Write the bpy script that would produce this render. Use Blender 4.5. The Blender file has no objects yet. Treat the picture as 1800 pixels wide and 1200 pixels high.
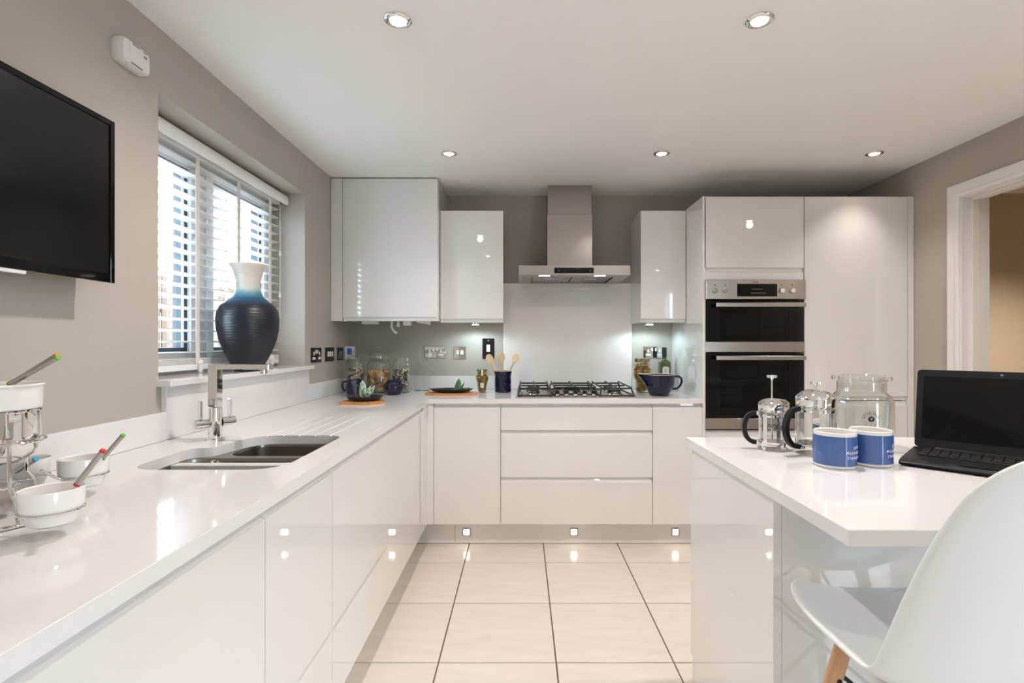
import bpy, bmesh, math, random
from mathutils import Vector, Matrix
random.seed(7)
PI = math.pi
S = bpy.context.scene
C = S.collection

# ------------------------------------------------------------------ camera
cam = bpy.data.cameras.new('camera'); cam.sensor_width = 36.0; cam.lens = 18.0
cam.shift_x = -16.7 / 1800; cam.shift_y = 3.5 / 1800; cam.clip_start = 0.02
co = bpy.data.objects.new('camera', cam); C.objects.link(co)
co.location = (0, 0, 1.215); co.rotation_euler = (PI / 2, 0, 0)
S.camera = co

# ------------------------------------------------------------------ world, light levels, exposure
SKY = 13.0
DOWNLIGHT_COL = (1.0, 0.915, 0.85)
DOWNLIGHT_ROWS = {2.84: (9, 94), 1.67: (33, 164), 0.50: (6, 125), -0.70: (8, 140), -1.87: (24, 160)}   # row: (watts, beam degrees); those above and behind the camera are added
HALL_W = 110.0
world = bpy.data.worlds.new('world'); S.world = world; world.use_nodes = True
wn = world.node_tree.nodes
wn['Background'].inputs[0].default_value = (0.72, 0.86, 1.0, 1); wn['Background'].inputs[1].default_value = SKY
S.view_settings.view_transform = 'Standard'; S.view_settings.look = 'None'
S.view_settings.gamma = 1.0; S.view_settings.use_curve_mapping = False
S.view_settings.exposure = 0.64
S.cycles.use_denoising = True
S.cycles.max_bounces = 10; S.cycles.diffuse_bounces = 5; S.cycles.glossy_bounces = 5
S.cycles.transparent_max_bounces = 24; S.cycles.sample_clamp_indirect = 6.0
S.cycles.caustics_reflective = False; S.cycles.caustics_refractive = False

# room measures (metres; camera stands at x=0 y=0)
XL, XR, YB, YR, ZC = -1.212, 2.327, 3.659, -2.6, 2.27
WT = 0.89            # worktop top
YD, XD = 3.033, -0.56   # door faces of the back run and of the left run

def portal(name, loc, rot, sx, sy):
    l = bpy.data.lights.new(name, 'AREA'); l.shape = 'RECTANGLE'; l.size = sx; l.size_y = sy
    l.cycles.is_portal = True
    o = bpy.data.objects.new(name, l); C.objects.link(o); o.location = loc; o.rotation_euler = rot
portal('window_portal', (-1.50, 2.286, 1.57), (0, -PI / 2, 0), 0.96, 1.157)
portal('added_door_portal', (2.50, -1.35, 1.05), (0, PI / 2, 0), 2.1, 1.0)  # guides sky light in through the added, unseen garden door

# ------------------------------------------------------------------ materials
MATS = {}
def mat(name, col, rough=0.5, metal=0.0, spec=0.5, coat=0.0, emit=None, es=0.0, noise=0.0, nscale=30.0, bump=0.0, bscale=200.0, aniso=False, stretch=None):
    m = bpy.data.materials.new(name); m.use_nodes = True
    nt = m.node_tree; b = nt.nodes['Principled BSDF']
    b.inputs['Base Color'].default_value = (*col, 1); b.inputs['Roughness'].default_value = rough
    b.inputs['Metallic'].default_value = metal; b.inputs['Specular IOR Level'].default_value = spec
    b.inputs['Coat Weight'].default_value = coat; b.inputs['Coat Roughness'].default_value = 0.03
    if emit:
        b.inputs['Emission Color'].default_value = (*emit, 1); b.inputs['Emission Strength'].default_value = es
    tc = None
    def coords(scale):
        nonlocal tc
        if tc is None: tc = nt.nodes.new('ShaderNodeTexCoord')
        if stretch:
            mp = nt.nodes.new('ShaderNodeMapping'); mp.inputs['Scale'].default_value = stretch
            nt.links.new(tc.outputs['Object'], mp.inputs['Vector']); return mp.outputs[0]
        return tc.outputs['Object']
    if noise > 0:
        n = nt.nodes.new('ShaderNodeTexNoise'); n.inputs['Scale'].default_value = nscale; n.inputs['Detail'].default_value = 5
        nt.links.new(coords(nscale), n.inputs['Vector'])
        r = nt.nodes.new('ShaderNodeValToRGB')
        r.color_ramp.elements[0].position = 0.3; r.color_ramp.elements[1].position = 0.7
        r.color_ramp.elements[0].color = (*[max(0, c * (1 - noise)) for c in col], 1)
        r.color_ramp.elements[1].color = (*[min(1, c * (1 + noise)) for c in col], 1)
        nt.links.new(n.outputs['Fac'], r.inputs[0]); nt.links.new(r.outputs[0], b.inputs['Base Color'])
    if bump > 0:
        n2 = nt.nodes.new('ShaderNodeTexNoise'); n2.inputs['Scale'].default_value = bscale; n2.inputs['Detail'].default_value = 3
        nt.links.new(coords(bscale), n2.inputs['Vector'])
        bp = nt.nodes.new('ShaderNodeBump'); bp.inputs['Strength'].default_value = bump; bp.inputs['Distance'].default_value = 0.002
        nt.links.new(n2.outputs['Fac'], bp.inputs['Height']); nt.links.new(bp.outputs[0], b.inputs['Normal'])
    MATS[name] = m
    return m
def glass(name, tint=(1, 1, 1), refl=(1, 1, 1), rough=0.0, ior=1.5, power=3.2):
    m = bpy.data.materials.new(name); m.use_nodes = True; nt = m.node_tree
    nt.nodes.remove(nt.nodes['Principled BSDF'])
    out = nt.nodes['Material Output']
    t = nt.nodes.new('ShaderNodeBsdfTransparent'); t.inputs[0].default_value = (*tint, 1)
    g = nt.nodes.new('ShaderNodeBsdfGlossy'); g.inputs[0].default_value = (*refl, 1); g.inputs['Roughness'].default_value = rough
    lw = nt.nodes.new('ShaderNodeLayerWeight'); lw.inputs[0].default_value = 0.5
    pw = nt.nodes.new('ShaderNodeMath'); pw.operation = 'POWER'; pw.inputs[1].default_value = power
    f0 = ((ior - 1) / (ior + 1)) ** 2
    f = nt.nodes.new('ShaderNodeMath'); f.operation = 'MULTIPLY_ADD'; f.inputs[1].default_value = 1 - f0; f.inputs[2].default_value = f0
    nt.links.new(lw.outputs['Facing'], pw.inputs[0]); nt.links.new(pw.outputs[0], f.inputs[0])
    mx = nt.nodes.new('ShaderNodeMixShader')
    nt.links.new(f.outputs[0], mx.inputs[0]); nt.links.new(t.outputs[0], mx.inputs[1]); nt.links.new(g.outputs[0], mx.inputs[2])
    nt.links.new(mx.outputs[0], out.inputs[0]); MATS[name] = m
    return m

GW = mat('gloss_white', (0.755, 0.745, 0.735), 0.03, spec=0.5, coat=0.9)
CARC = mat('carcass_white', (0.70, 0.69, 0.67), 0.35)
QUARTZ = mat('white_quartz', (0.735, 0.725, 0.73), 0.08, noise=0.012, nscale=90)
WALL = mat('greige_paint', (0.435, 0.40, 0.355), 0.75, bump=0.05, bscale=350)
CEIL = mat('ceiling_paint', (0.90, 0.89, 0.885), 0.8, bump=0.04, bscale=350)
TRIMW = mat('white_satin_trim', (0.80, 0.78, 0.76), 0.35)
HALLP = mat('hall_beige_paint', (0.50, 0.40, 0.28), 0.75, bump=0.05, bscale=350)
TILE = mat('cream_tile', (0.70, 0.65, 0.585), 0.15, noise=0.045, nscale=4, stretch=(1, 5, 1))
GROUT = mat('brown_grout', (0.20, 0.14, 0.09), 0.85, noise=0.2, nscale=60)
STEEL = mat('brushed_steel', (0.46, 0.43, 0.40), 0.22, metal=1, bump=0.06, bscale=60, stretch=(1, 60, 60))
STEELV = mat('brushed_steel_vertical', (0.42, 0.39, 0.365), 0.17, metal=1, bump=0.05, bscale=60, stretch=(40, 40, 1))
SINKS = mat('sink_steel', (0.33, 0.30, 0.27), 0.30, metal=1, bump=0.03, bscale=150)
CHROME = mat('chrome', (0.83, 0.82, 0.81), 0.04, metal=1)
BLKCH = mat('black_nickel', (0.012, 0.011, 0.010), 0.12, spec=0.4)
BLACK = mat('black_plastic', (0.006, 0.006, 0.0065), 0.38, spec=0.3)
BLKGL = mat('black_gloss', (0.003, 0.003, 0.0035), 0.05, spec=0.28)
TVSCR = mat('tv_screen', (0.008, 0.0075, 0.007), 0.14, spec=0.35)
IRON = mat('cast_iron', (0.035, 0.032, 0.03), 0.45, metal=0.3, bump=0.15, bscale=300)
ENAMEL = mat('oven_enamel', (0.010, 0.010, 0.012), 0.3, noise=0.4, nscale=200)
WPLAST = mat('white_plastic', (0.78, 0.76, 0.75), 0.3)
PORC = mat('white_porcelain', (0.80, 0.775, 0.75), 0.12, coat=0.3)
CREAMIN = mat('cream_glaze', (0.72, 0.60, 0.46), 0.2)
NAVY = mat('navy_glaze', (0.006, 0.006, 0.030), 0.09, coat=0.1)
MUGBLUE = mat('mug_blue', (0.045, 0.105, 0.31), 0.14, coat=0.4)
WOODB = mat('board_wood', (0.52, 0.24, 0.085), 0.45, noise=0.25, nscale=12, stretch=(1, 8, 8))
WOODS = mat('spoon_wood', (0.72, 0.53, 0.32), 0.55, noise=0.12, nscale=20, stretch=(8, 8, 1))
WOODL = mat('leg_wood', (0.52, 0.29, 0.15), 0.4, noise=0.18, nscale=14, stretch=(6, 6, 1))
SHELLW = mat('chair_shell_plastic', (0.74, 0.76, 0.78), 0.32)
LEAFA = mat('sage_leaf', (0.20, 0.33, 0.20), 0.5, noise=0.45, nscale=60)
LEAFP = mat('pale_leaf_edge', (0.55, 0.66, 0.55), 0.5, noise=0.25, nscale=60)
LEAFG = mat('green_leaf', (0.05, 0.16, 0.045), 0.4, noise=0.5, nscale=50)
DKDISH = mat('dark_stoneware', (0.020, 0.018, 0.018), 0.3)
DKSTEM = mat('slate_spoon', (0.05, 0.055, 0.075), 0.35)
PASTA = mat('pasta_cream', (0.62, 0.47, 0.26), 0.5, noise=0.3, nscale=120)
PASTAD = mat('pasta_dark', (0.03, 0.025, 0.02), 0.5)
PASTAR = mat('pasta_tomato', (0.42, 0.16, 0.10), 0.5, noise=0.2, nscale=60)
PASTAY = mat('pasta_wheat', (0.66, 0.44, 0.17), 0.5, noise=0.2, nscale=60)
OLIVE = mat('olive_green', (0.27, 0.20, 0.03), 0.3, noise=0.35, nscale=60)
OLIVER = mat('pepper_red', (0.45, 0.09, 0.02), 0.3)
BRINE = glass('brine_glass', (0.97, 0.95, 0.86))
PAPER = mat('label_paper', (0.72, 0.68, 0.58), 0.7, noise=0.08, nscale=80)
TWINE = mat('raffia', (0.55, 0.33, 0.17), 0.8)
OILGL = mat('oil_bottle_glass', (0.025, 0.060, 0.006), 0.05, coat=0.6)
OILDK = mat('oil_bottle_cap', (0.008, 0.022, 0.018), 0.25)
INK = mat('dark_print', (0.03, 0.03, 0.032), 0.5)
GREYINK = mat('grey_print', (0.25, 0.25, 0.25), 0.5)
WINK = mat('white_print', (0.82, 0.82, 0.80), 0.4)
BLUESC = mat('blue_panel', (0.06, 0.16, 0.55), 0.3)
GREENP = mat('green_plastic', (0.10, 0.40, 0.03), 0.35)
REDP = mat('red_plastic', (0.60, 0.02, 0.02), 0.35)
BLUEP = mat('cyan_plastic', (0.02, 0.35, 0.62), 0.35)
ORANGEP = mat('orange_plastic', (0.75, 0.17, 0.01), 0.35)
UPVC = mat('white_upvc', (0.80, 0.81, 0.82), 0.25)
GASKET = mat('anthracite_frame', (0.03, 0.045, 0.06), 0.5)
SLATM = mat('white_slat', (0.89, 0.89, 0.885), 0.35)
TAPEM = mat('white_ladder_tape', (0.78, 0.76, 0.74), 0.8)
GLASS = glass('clear_glass', (0.975, 0.98, 0.975), power=2.6)
JARGL = glass('jar_glass', (0.945, 0.955, 0.945), ior=1.6, power=2.2)
PANE = glass('window_glass', (0.96, 0.98, 0.98))
OVENGL = glass('oven_door_glass', (0.35, 0.35, 0.37), ior=1.35)
SPLASH = mat('splashback_glass', (0.86, 0.82, 0.80), 0.06, coat=0.2)
LAMPW = mat('downlight_lens', (1, 1, 1), 0.4, emit=(1.0, 0.86, 0.66), es=26.0)
LAMPC = mat('cool_led_lens', (1, 1, 1), 0.4, emit=(0.80, 0.97, 1.0), es=34.0)
LAMPP = mat('plinth_led_lens', (1, 1, 1), 0.4, emit=(1.0, 0.90, 0.74), es=16.0)
LAMPH = mat('hood_led_lens', (1, 1, 1), 0.4, emit=(1.0, 0.92, 0.80), es=4.0)
FENCE = mat('fence_timber', (0.085, 0.046, 0.026), 0.8, noise=0.35, nscale=9, stretch=(4, 4, 0.6))
PAVING = mat('pale_paving', (0.24, 0.23, 0.21), 0.9, noise=0.2, nscale=6)
SOFA = mat('grey_wall_render', (0.5, 0.5, 0.5), 0.8)

def vase_mat():
    m = bpy.data.materials.new('vase_glaze'); m.use_nodes = True; nt = m.node_tree; b = nt.nodes['Principled BSDF']
    tc = nt.nodes.new('ShaderNodeTexCoord'); sx = nt.nodes.new('ShaderNodeSeparateXYZ')
    nt.links.new(tc.outputs['Object'], sx.inputs[0])
    ns = nt.nodes.new('ShaderNodeTexNoise'); ns.inputs['Scale'].default_value = 14; nt.links.new(tc.outputs['Object'], ns.inputs['Vector'])
    ad = nt.nodes.new('ShaderNodeMath'); ad.operation = 'MULTIPLY_ADD'; ad.inputs[1].default_value = 0.03
    nt.links.new(ns.outputs['Fac'], ad.inputs[0]); nt.links.new(sx.outputs['Z'], ad.inputs[2])
    r = nt.nodes.new('ShaderNodeValToRGB'); e = r.color_ramp.elements
    mr = nt.nodes.new('ShaderNodeMapRange'); mr.inputs['From Min'].default_value = 0.0; mr.inputs['From Max'].default_value = 0.48
    nt.links.new(ad.outputs[0], mr.inputs['Value']); nt.links.new(mr.outputs[0], r.inputs[0])
    e[0].position = 0.0; e[0].color = (0.005, 0.006, 0.012, 1)
    e[1].position = 0.63; e[1].color = (0.007, 0.009, 0.018, 1)
    for p, c in ((0.70, (0.02, 0.10, 0.19)), (0.755, (0.10, 0.27, 0.36)), (0.80, (0.50, 0.56, 0.50)), (0.88, (0.62, 0.58, 0.51)), (1.0, (0.60, 0.56, 0.51))):
        n = e.new(p); n.color = (*c, 1)
    nt.links.new(r.outputs[0], b.inputs['Base Color']); b.inputs['Roughness'].default_value = 0.38
    w = nt.nodes.new('ShaderNodeTexWave'); w.wave_type = 'BANDS'; w.bands_direction = 'Z'; w.inputs['Scale'].default_value = 28; w.inputs['Distortion'].default_value = 0.6
    nt.links.new(tc.outputs['Object'], w.inputs['Vector'])
    bp = nt.nodes.new('ShaderNodeBump'); bp.inputs['Strength'].default_value = 0.25; bp.inputs['Distance'].default_value = 0.002
    nt.links.new(w.outputs['Fac'], bp.inputs['Height']); nt.links.new(bp.outputs[0], b.inputs['Normal'])
    return m
VASEM = vase_mat()

# ------------------------------------------------------------------ shape helpers
def thing(name, label, cat, loc=(0, 0, 0), rz=0, group=None, kind=None):
    o = bpy.data.objects.new(name, None); C.objects.link(o); o.empty_display_size = 0.05
    o.location = loc; o.rotation_euler = (0, 0, rz); o['label'] = label; o['category'] = cat
    if group: o['group'] = group
    if kind: o['kind'] = kind
    return o
def tag(o, label, cat, group=None, kind=None):
    o['label'] = label; o['category'] = cat
    if group: o['group'] = group
    if kind: o['kind'] = kind
    return o
def finish(bm, ang=35):
    bmesh.ops.recalc_face_normals(bm, faces=bm.faces[:])
    lim = math.radians(ang)
    for f in bm.faces: f.smooth = True
    for e in bm.edges:
        if len(e.link_faces) == 2:
            if e.calc_face_angle(0) > lim: e.smooth = False
        else: e.smooth = False
def obj(name, bm, m, parent=None, world=False, ang=35, recalc=True):
    if recalc: finish(bm, ang)
    me = bpy.data.meshes.new(name); bm.to_mesh(me); bm.free()
    me.materials.append(m)
    o = bpy.data.objects.new(name, me); C.objects.link(o)
    if parent is not None:
        o.parent = parent
        if world: o.location = -world_loc(parent)
    return o
def world_loc(p):
    v = Vector(p.location)
    while p.parent is not None:
        p = p.parent; v += Vector(p.location)
    return v
def struct(name, bm, m, parent=None, world=False):
    o = obj(name, bm, m, parent, world)
    if parent is None: o['kind'] = 'structure'
    return o
def rehome(o, loc):
    """move a mesh object's origin to loc, keeping its shape in place"""
    v = Vector(loc); o.data.transform(Matrix.Translation(-v)); o.location = v
    return o
def nb(): return bmesh.new()
def box(bm, x0, x1, y0, y1, z0, z1, bev=0.0, seg=1):
    vs = [bm.verts.new((x, y, z)) for x in (x0, x1) for y in (y0, y1) for z in (z0, z1)]
    idx = ((0, 1, 3, 2), (4, 6, 7, 5), (0, 4, 5, 1), (2, 3, 7, 6), (0, 2, 6, 4), (1, 5, 7, 3))
    fs = [bm.faces.new([vs[i] for i in f]) for f in idx]
    if bev > 0:
        es = list({e for f in fs for e in f.edges})
        bmesh.ops.bevel(bm, geom=es, offset=bev, segments=seg, profile=0.6, affect='EDGES')
    return bm
def bx(*a, **k): return box(nb(), *a, **k)
def prism(bm, poly, axis, a0, a1):
    """poly: list of 2D points; axis 'x': (y,z), 'y': (x,z), 'z': (x,y)"""
    def P(p, a):
        return {'x': (a, p[0], p[1]), 'y': (p[0], a, p[1]), 'z': (p[0], p[1], a)}[axis]
    A = [bm.verts.new(P(p, a0)) for p in poly]; B = [bm.verts.new(P(p, a1)) for p in poly]
    n = len(poly)
    bm.faces.new(A); bm.faces.new(B[::-1])
    for i in range(n):
        j = (i + 1) % n
        bm.faces.new((A[i], A[j], B[j], B[i]))
    return bm
def lathe(bm, prof, seg=32, cx=0, cy=0, z0=0, sx=1.0, sy=1.0):
    rings = []
    for r, z in prof:
        if r < 1e-6: rings.append([bm.verts.new((cx, cy, z0 + z))])
        else: rings.append([bm.verts.new((cx + sx * r * math.cos(2 * PI * k / seg), cy + sy * r * math.sin(2 * PI * k / seg), z0 + z)) for k in range(seg)])
    for a, b in zip(rings, rings[1:]):
        for k in range(seg):
            l = (k + 1) % seg
            if len(a) == 1 and len(b) == 1: continue
            if len(a) == 1: bm.faces.new((a[0], b[k], b[l]))
            elif len(b) == 1: bm.faces.new((a[k], a[l], b[0]))
            else: bm.faces.new((a[k], a[l], b[l], b[k]))
    return bm
def cyl(bm, p0, p1, r0, r1=None, seg=20):
    return tube(bm, [p0, p1], r0, seg, r_end=r1)
def tube(bm, pts, r, seg=10, closed=False, r_end=None, radii=None):
    pts = [Vector(p) for p in pts]; n = len(pts)
    rings = []; prev = None
    for i, p in enumerate(pts):
        if closed: t = (pts[(i + 1) % n] - pts[i - 1]).normalized()
        elif i == 0: t = (pts[1] - p).normalized()
        elif i == n - 1: t = (p - pts[i - 1]).normalized()
        else: t = ((pts[i + 1] - p).normalized() + (p - pts[i - 1]).normalized()).normalized()
        if prev is None:
            u = t.orthogonal().normalized()
        else:
            u = prev - t * prev.dot(t)
            u = u.normalized() if u.length > 1e-6 else t.orthogonal().normalized()
        prev = u; v = t.cross(u)
        rr = radii[i] if radii else (r if r_end is None else r + (r_end - r) * i / (n - 1))
        rings.append([bm.verts.new(p + u * rr * math.cos(2 * PI * k / seg) + v * rr * math.sin(2 * PI * k / seg)) for k in range(seg)])
    m = n if closed else n - 1
    for i in range(m):
        a = rings[i]; b = rings[(i + 1) % n]
        off = 0
        if closed and i == n - 1:
            off = min(range(seg), key=lambda q: (b[q].co - a[0].co).length)
        for k in range(seg):
            l = (k + 1) % seg
            bm.faces.new((a[k], a[l], b[(l + off) % seg], b[(k + off) % seg]))
    if not closed:
        bm.faces.new(rings[0][::-1]); bm.faces.new(rings[-1])
    return bm
def circle_pts(c, r, n=32, z=None, a0=0, a1=2 * PI, full=True):
    m = n if full else n + 1
    return [(c[0] + r * math.cos(a0 + (a1 - a0) * k / n), c[1] + r * math.sin(a0 + (a1 - a0) * k / n), c[2] if z is None else z) for k in range(m)]
def round_poly(pts, radii, n=8):
    out = []
    N = len(pts)
    for i in range(N):
        p = Vector(pts[i]); a = Vector(pts[i - 1]) - p; b = Vector(pts[(i + 1) % N]) - p
        r = radii[i]; da = a.normalized(); db = b.normalized()
        ang = da.angle(db); d = min(r / math.tan(ang / 2), a.length * 0.49, b.length * 0.49)
        p0 = p + da * d; p1 = p + db * d
        for k in range(n + 1):
            t = k / n
            q = p0 * (1 - t) ** 2 + p * 2 * t * (1 - t) + p1 * t ** 2
            out.append((q.x, q.y))
    return out
def rrect(x0, x1, y0, y1, r, n=6):
    return round_poly([(x0, y0), (x1, y0), (x1, y1), (x0, y1)], [r] * 4, n)
def loft(bm, loops, cap0=False, cap1=False):
    R = [[bm.verts.new(p) for p in lp] for lp in loops]
    n = len(R[0])
    for a, b in zip(R, R[1:]):
        for k in range(n): bm.faces.new((a[k], a[(k + 1) % n], b[(k + 1) % n], b[k]))
    if cap0: bm.faces.new(R[0][::-1])
    if cap1: bm.faces.new(R[-1])
    return bm
def cut(o, cutters):
    """boolean-difference meshes (given as bmeshes) from o, baked"""
    objs = []
    for cbm in cutters:
        bmesh.ops.recalc_face_normals(cbm, faces=cbm.faces[:])
        me = bpy.data.meshes.new('cutter'); cbm.to_mesh(me); cbm.free()
        q = bpy.data.objects.new('cutter', me); C.objects.link(q); objs.append(q)
        md = o.modifiers.new('cut', 'BOOLEAN'); md.operation = 'DIFFERENCE'; md.solver = 'EXACT'; md.object = q
    bpy.context.view_layer.update()
    dg = bpy.context.evaluated_depsgraph_get()
    me = bpy.data.meshes.new_from_object(o.evaluated_get(dg))
    o.modifiers.clear(); old = o.data; o.data = me; bpy.data.meshes.remove(old)
    for q in objs:
        me2 = q.data; bpy.data.objects.remove(q); bpy.data.meshes.remove(me2)
    bm = bmesh.new(); bm.from_mesh(o.data); finish(bm, 30); bm.to_mesh(o.data); bm.free()
def text_bm(body, size, extrude=0.0002, spacing=1.0, align='CENTER'):
    cu = bpy.data.curves.new('txt', 'FONT'); cu.body = body; cu.size = size; cu.extrude = extrude
    cu.align_x = align; cu.align_y = 'CENTER'; cu.space_character = spacing; cu.resolution_u = 3
    o = bpy.data.objects.new('txt', cu); C.objects.link(o)
    bpy.context.view_layer.update()
    dg = bpy.context.evaluated_depsgraph_get()
    me = bpy.data.meshes.new_from_object(o.evaluated_get(dg))
    bm = bmesh.new(); bm.from_mesh(me)
    bpy.data.objects.remove(o); bpy.data.curves.remove(cu); bpy.data.meshes.remove(me)
    return bm
def bend(bm, R, ang, z, up=1):
    """wrap an x/y text mesh round a vertical cylinder of radius R, centred on direction ang"""
    for v in bm.verts:
        a = ang + v.co.x / R; d = R + v.co.z
        v.co = Vector((d * math.cos(a), d * math.sin(a), z + v.co.y))
    return bm
def join_bm(dst, src):
    me = bpy.data.meshes.new('t'); src.to_mesh(me); src.free(); dst.from_mesh(me); bpy.data.meshes.remove(me)
    return dst
def shift(bm, v):
    bmesh.ops.translate(bm, vec=v, verts=bm.verts[:]); return bm
def rot(bm, ang, axis='Z', c=(0, 0, 0)):
    bmesh.ops.rotate(bm, cent=c, matrix=Matrix.Rotation(ang, 3, axis), verts=bm.verts[:]); return bm
def copy_tree(o, parent=None):
    c = o.copy(); C.objects.link(c); c.parent = parent
    for ch in list(o.children): copy_tree(ch, c)
    return c

# ================================================================== THE ROOM
# floor slab (the grout) with each tile its own piece
b = bx(-1.55, XR + 0.14, -2.75, 3.9, -0.12, -0.006); box(b, XR + 0.14, 4.3, 0.55, 3.9, -0.12, -0.006)
fl = struct('floor', b, GROUT)
tile_bm = {}
xs = [-0.3168 + 0.449 * k for k in range(-2, 7)]
ys = [2.8425 - 0.4455 * k for k in range(-2, 13)]
G = 0.0028
for i in range(len(xs) - 1):
    for j in range(len(ys) - 1):
        x0, x1, y1, y0 = xs[i] + G, xs[i + 1] - G, ys[j] - G, ys[j + 1] + G
        x0 = max(x0, -1.2); x1 = min(x1, XR - 0.003); y1 = min(y1, YB - 0.01); y0 = max(y0, YR + 0.005)
        if x1 - x0 < 0.02 or y1 - y0 < 0.02: continue
        key = (round(x1 - x0, 4), round(y1 - y0, 4))
        if key not in tile_bm:
            b = nb(); w, d = (x1 - x0) / 2, (y1 - y0) / 2
            box(b, -w, w, -d, d, -0.009, 0.0, 0.0012)
            finish(b); me = bpy.data.meshes.new('tile'); b.to_mesh(me); b.free(); me.materials.append(TILE); tile_bm[key] = me
        o = bpy.data.objects.new('tile', tile_bm[key]); C.objects.link(o); o.parent = fl
        o.location = ((x0 + x1) / 2, (y0 + y1) / 2, random.uniform(-0.0003, 0.0))
# hall floor boards area: plain slab strip
struct('floor_hall', bx(XR + 0.001, 4.15, 0.7, 3.6, -0.006, 0.0), mat('hall_carpet', (0.35, 0.28, 0.2), 0.95, bump=0.4, bscale=400))
b = bx(-1.6, XR + 0.14, -2.75, 3.95, ZC, ZC + 0.15); box(b, XR + 0.14, 4.3, 0.55, 3.95, ZC, ZC + 0.15)
struct('ceiling', b, CEIL)
struct('wall_back', bx(-1.6, XR + 0.14, YB, YB + 0.2, 0, ZC), WALL)
# left wall with the window opening
WY0, WY1, WZ0, WZ1 = 1.708, 2.865, 1.072, 2.053
b = nb()
for y0, y1, z0, z1 in ((YR - 0.15, WY0, 0, ZC), (WY0, WY1, 0, WZ0), (WY0, WY1, WZ1, ZC), (WY1, YB, 0, ZC)):
    box(b, XL - 0.29, XL, y0, y1, z0, z1)
struct('wall_left', b, WALL)
# right wall with the doorway
DY0, DY1, DZ = 1.88, 2.706, 1.985
b = nb()
PY0, PY1, PZ = -1.85, -0.85, 2.10
box(b, XR, XR + 0.14, YR - 0.15, PY0, 0, ZC); box(b, XR, XR + 0.14, PY0, PY1, PZ, ZC); box(b, XR, XR + 0.14, PY1, DY0 - 0.03, 0, ZC); box(b, XR, XR + 0.14, DY1 + 0.03, YB, 0, ZC); box(b, XR, XR + 0.14, DY0 - 0.03, DY1 + 0.03, DZ + 0.03, ZC)
struct('wall_right', b, WALL)
# rear wall behind the camera; garden door in the right wall is unseen, added for daylight
struct('wall_rear', bx(XL, XR, YR - 0.15, YR, 0, ZC), WALL)
pd = thing('added_window', 'added white framed glazed garden door, unseen, letting in daylight', 'window', (XR + 0.07, -1.35, 0.0)); pd['kind'] = 'structure'
b = nb()
for y in (-0.50, 0.44): box(b, -0.03, 0.03, y, y + 0.06, 0, 2.1)
for z in (0.0, 2.03): box(b, -0.03, 0.03, -0.44, 0.44, z, z + 0.07)
obj('frame', b, UPVC, pd)
obj('pane', bx(-0.004, 0.004, -0.44, 0.44, 0.07, 2.03), PANE, pd)
# hall beyond the doorway
struct('wall_hall_far', bx(XR + 0.14, 4.3, 3.6, 3.75, 0, ZC), HALLP)
struct('wall_hall_side', bx(4.15, 4.3, 0.55, 3.6, 0, ZC), HALLP)
struct('wall_hall_near', bx(XR + 0.14, 4.3, 0.55, 0.7, 0, ZC), HALLP)
# door lining and architrave
dl = thing('door_1', 'white painted door lining and architrave around the hall doorway', 'door frame', (XR, DY1, 0)); dl['kind'] = 'structure'
b = nb()
box(b, XR, XR + 0.14, DY1, DY1 + 0.03, 0, DZ + 0.03); box(b, XR, XR + 0.14, DY0 - 0.03, DY0, 0, DZ + 0.03); box(b, XR, XR + 0.14, DY0, DY1, DZ, DZ + 0.03)
obj('lining', b, TRIMW, dl, world=True)
b = nb()
box(b, XR + 0.045, XR + 0.083, DY1 - 0.014, DY1, 0, DZ, 0.002); box(b, XR + 0.045, XR + 0.083, DY0, DY0 + 0.014, 0, DZ, 0.002); box(b, XR + 0.045, XR + 0.083, DY0 + 0.014, DY1 - 0.014, DZ - 0.014, DZ, 0.002)
obj('door_stop', b, TRIMW, dl, world=True)
def arch_profile(w):  # (across, out)
    return [(0, 0), (0, 0.012), (0.006, 0.017), (0.016, 0.018), (0.022, 0.013), (0.030, 0.014), (w - 0.012, 0.018), (w - 0.003, 0.017), (w, 0.012), (w, 0)]
AW = 0.070
for side, xx in ((-1, XR), (1, XR + 0.14)):
    b = nb()
    pr = arch_profile(AW)
    def ring(y, z, dy, dz): return [(xx + side * o_, y + dy * a, z + dz * a) for a, o_ in pr]
    Y1, Y0, Z1 = DY1 + 0.006, DY0 - 0.006, DZ + 0.006
    loft(b, [ring(Y1, 0, 1, 0), ring(Y1, Z1, 1, 1), ring(Y0, Z1, -1, 1), ring(Y0, 0, -1, 0)], True, True)
    obj('architrave', b, TRIMW, dl, world=True)
# skirting
for nm, bb in (('baseboard_right', bx(XR - 0.015, XR, PY1, DY0 - 0.08, 0, 0.1, 0.003)), ('baseboard_corner', bx(XR - 0.015, XR, DY1 + 0.08, YB, 0, 0.1, 0.003))):
    struct(nm, bb, TRIMW)

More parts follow.
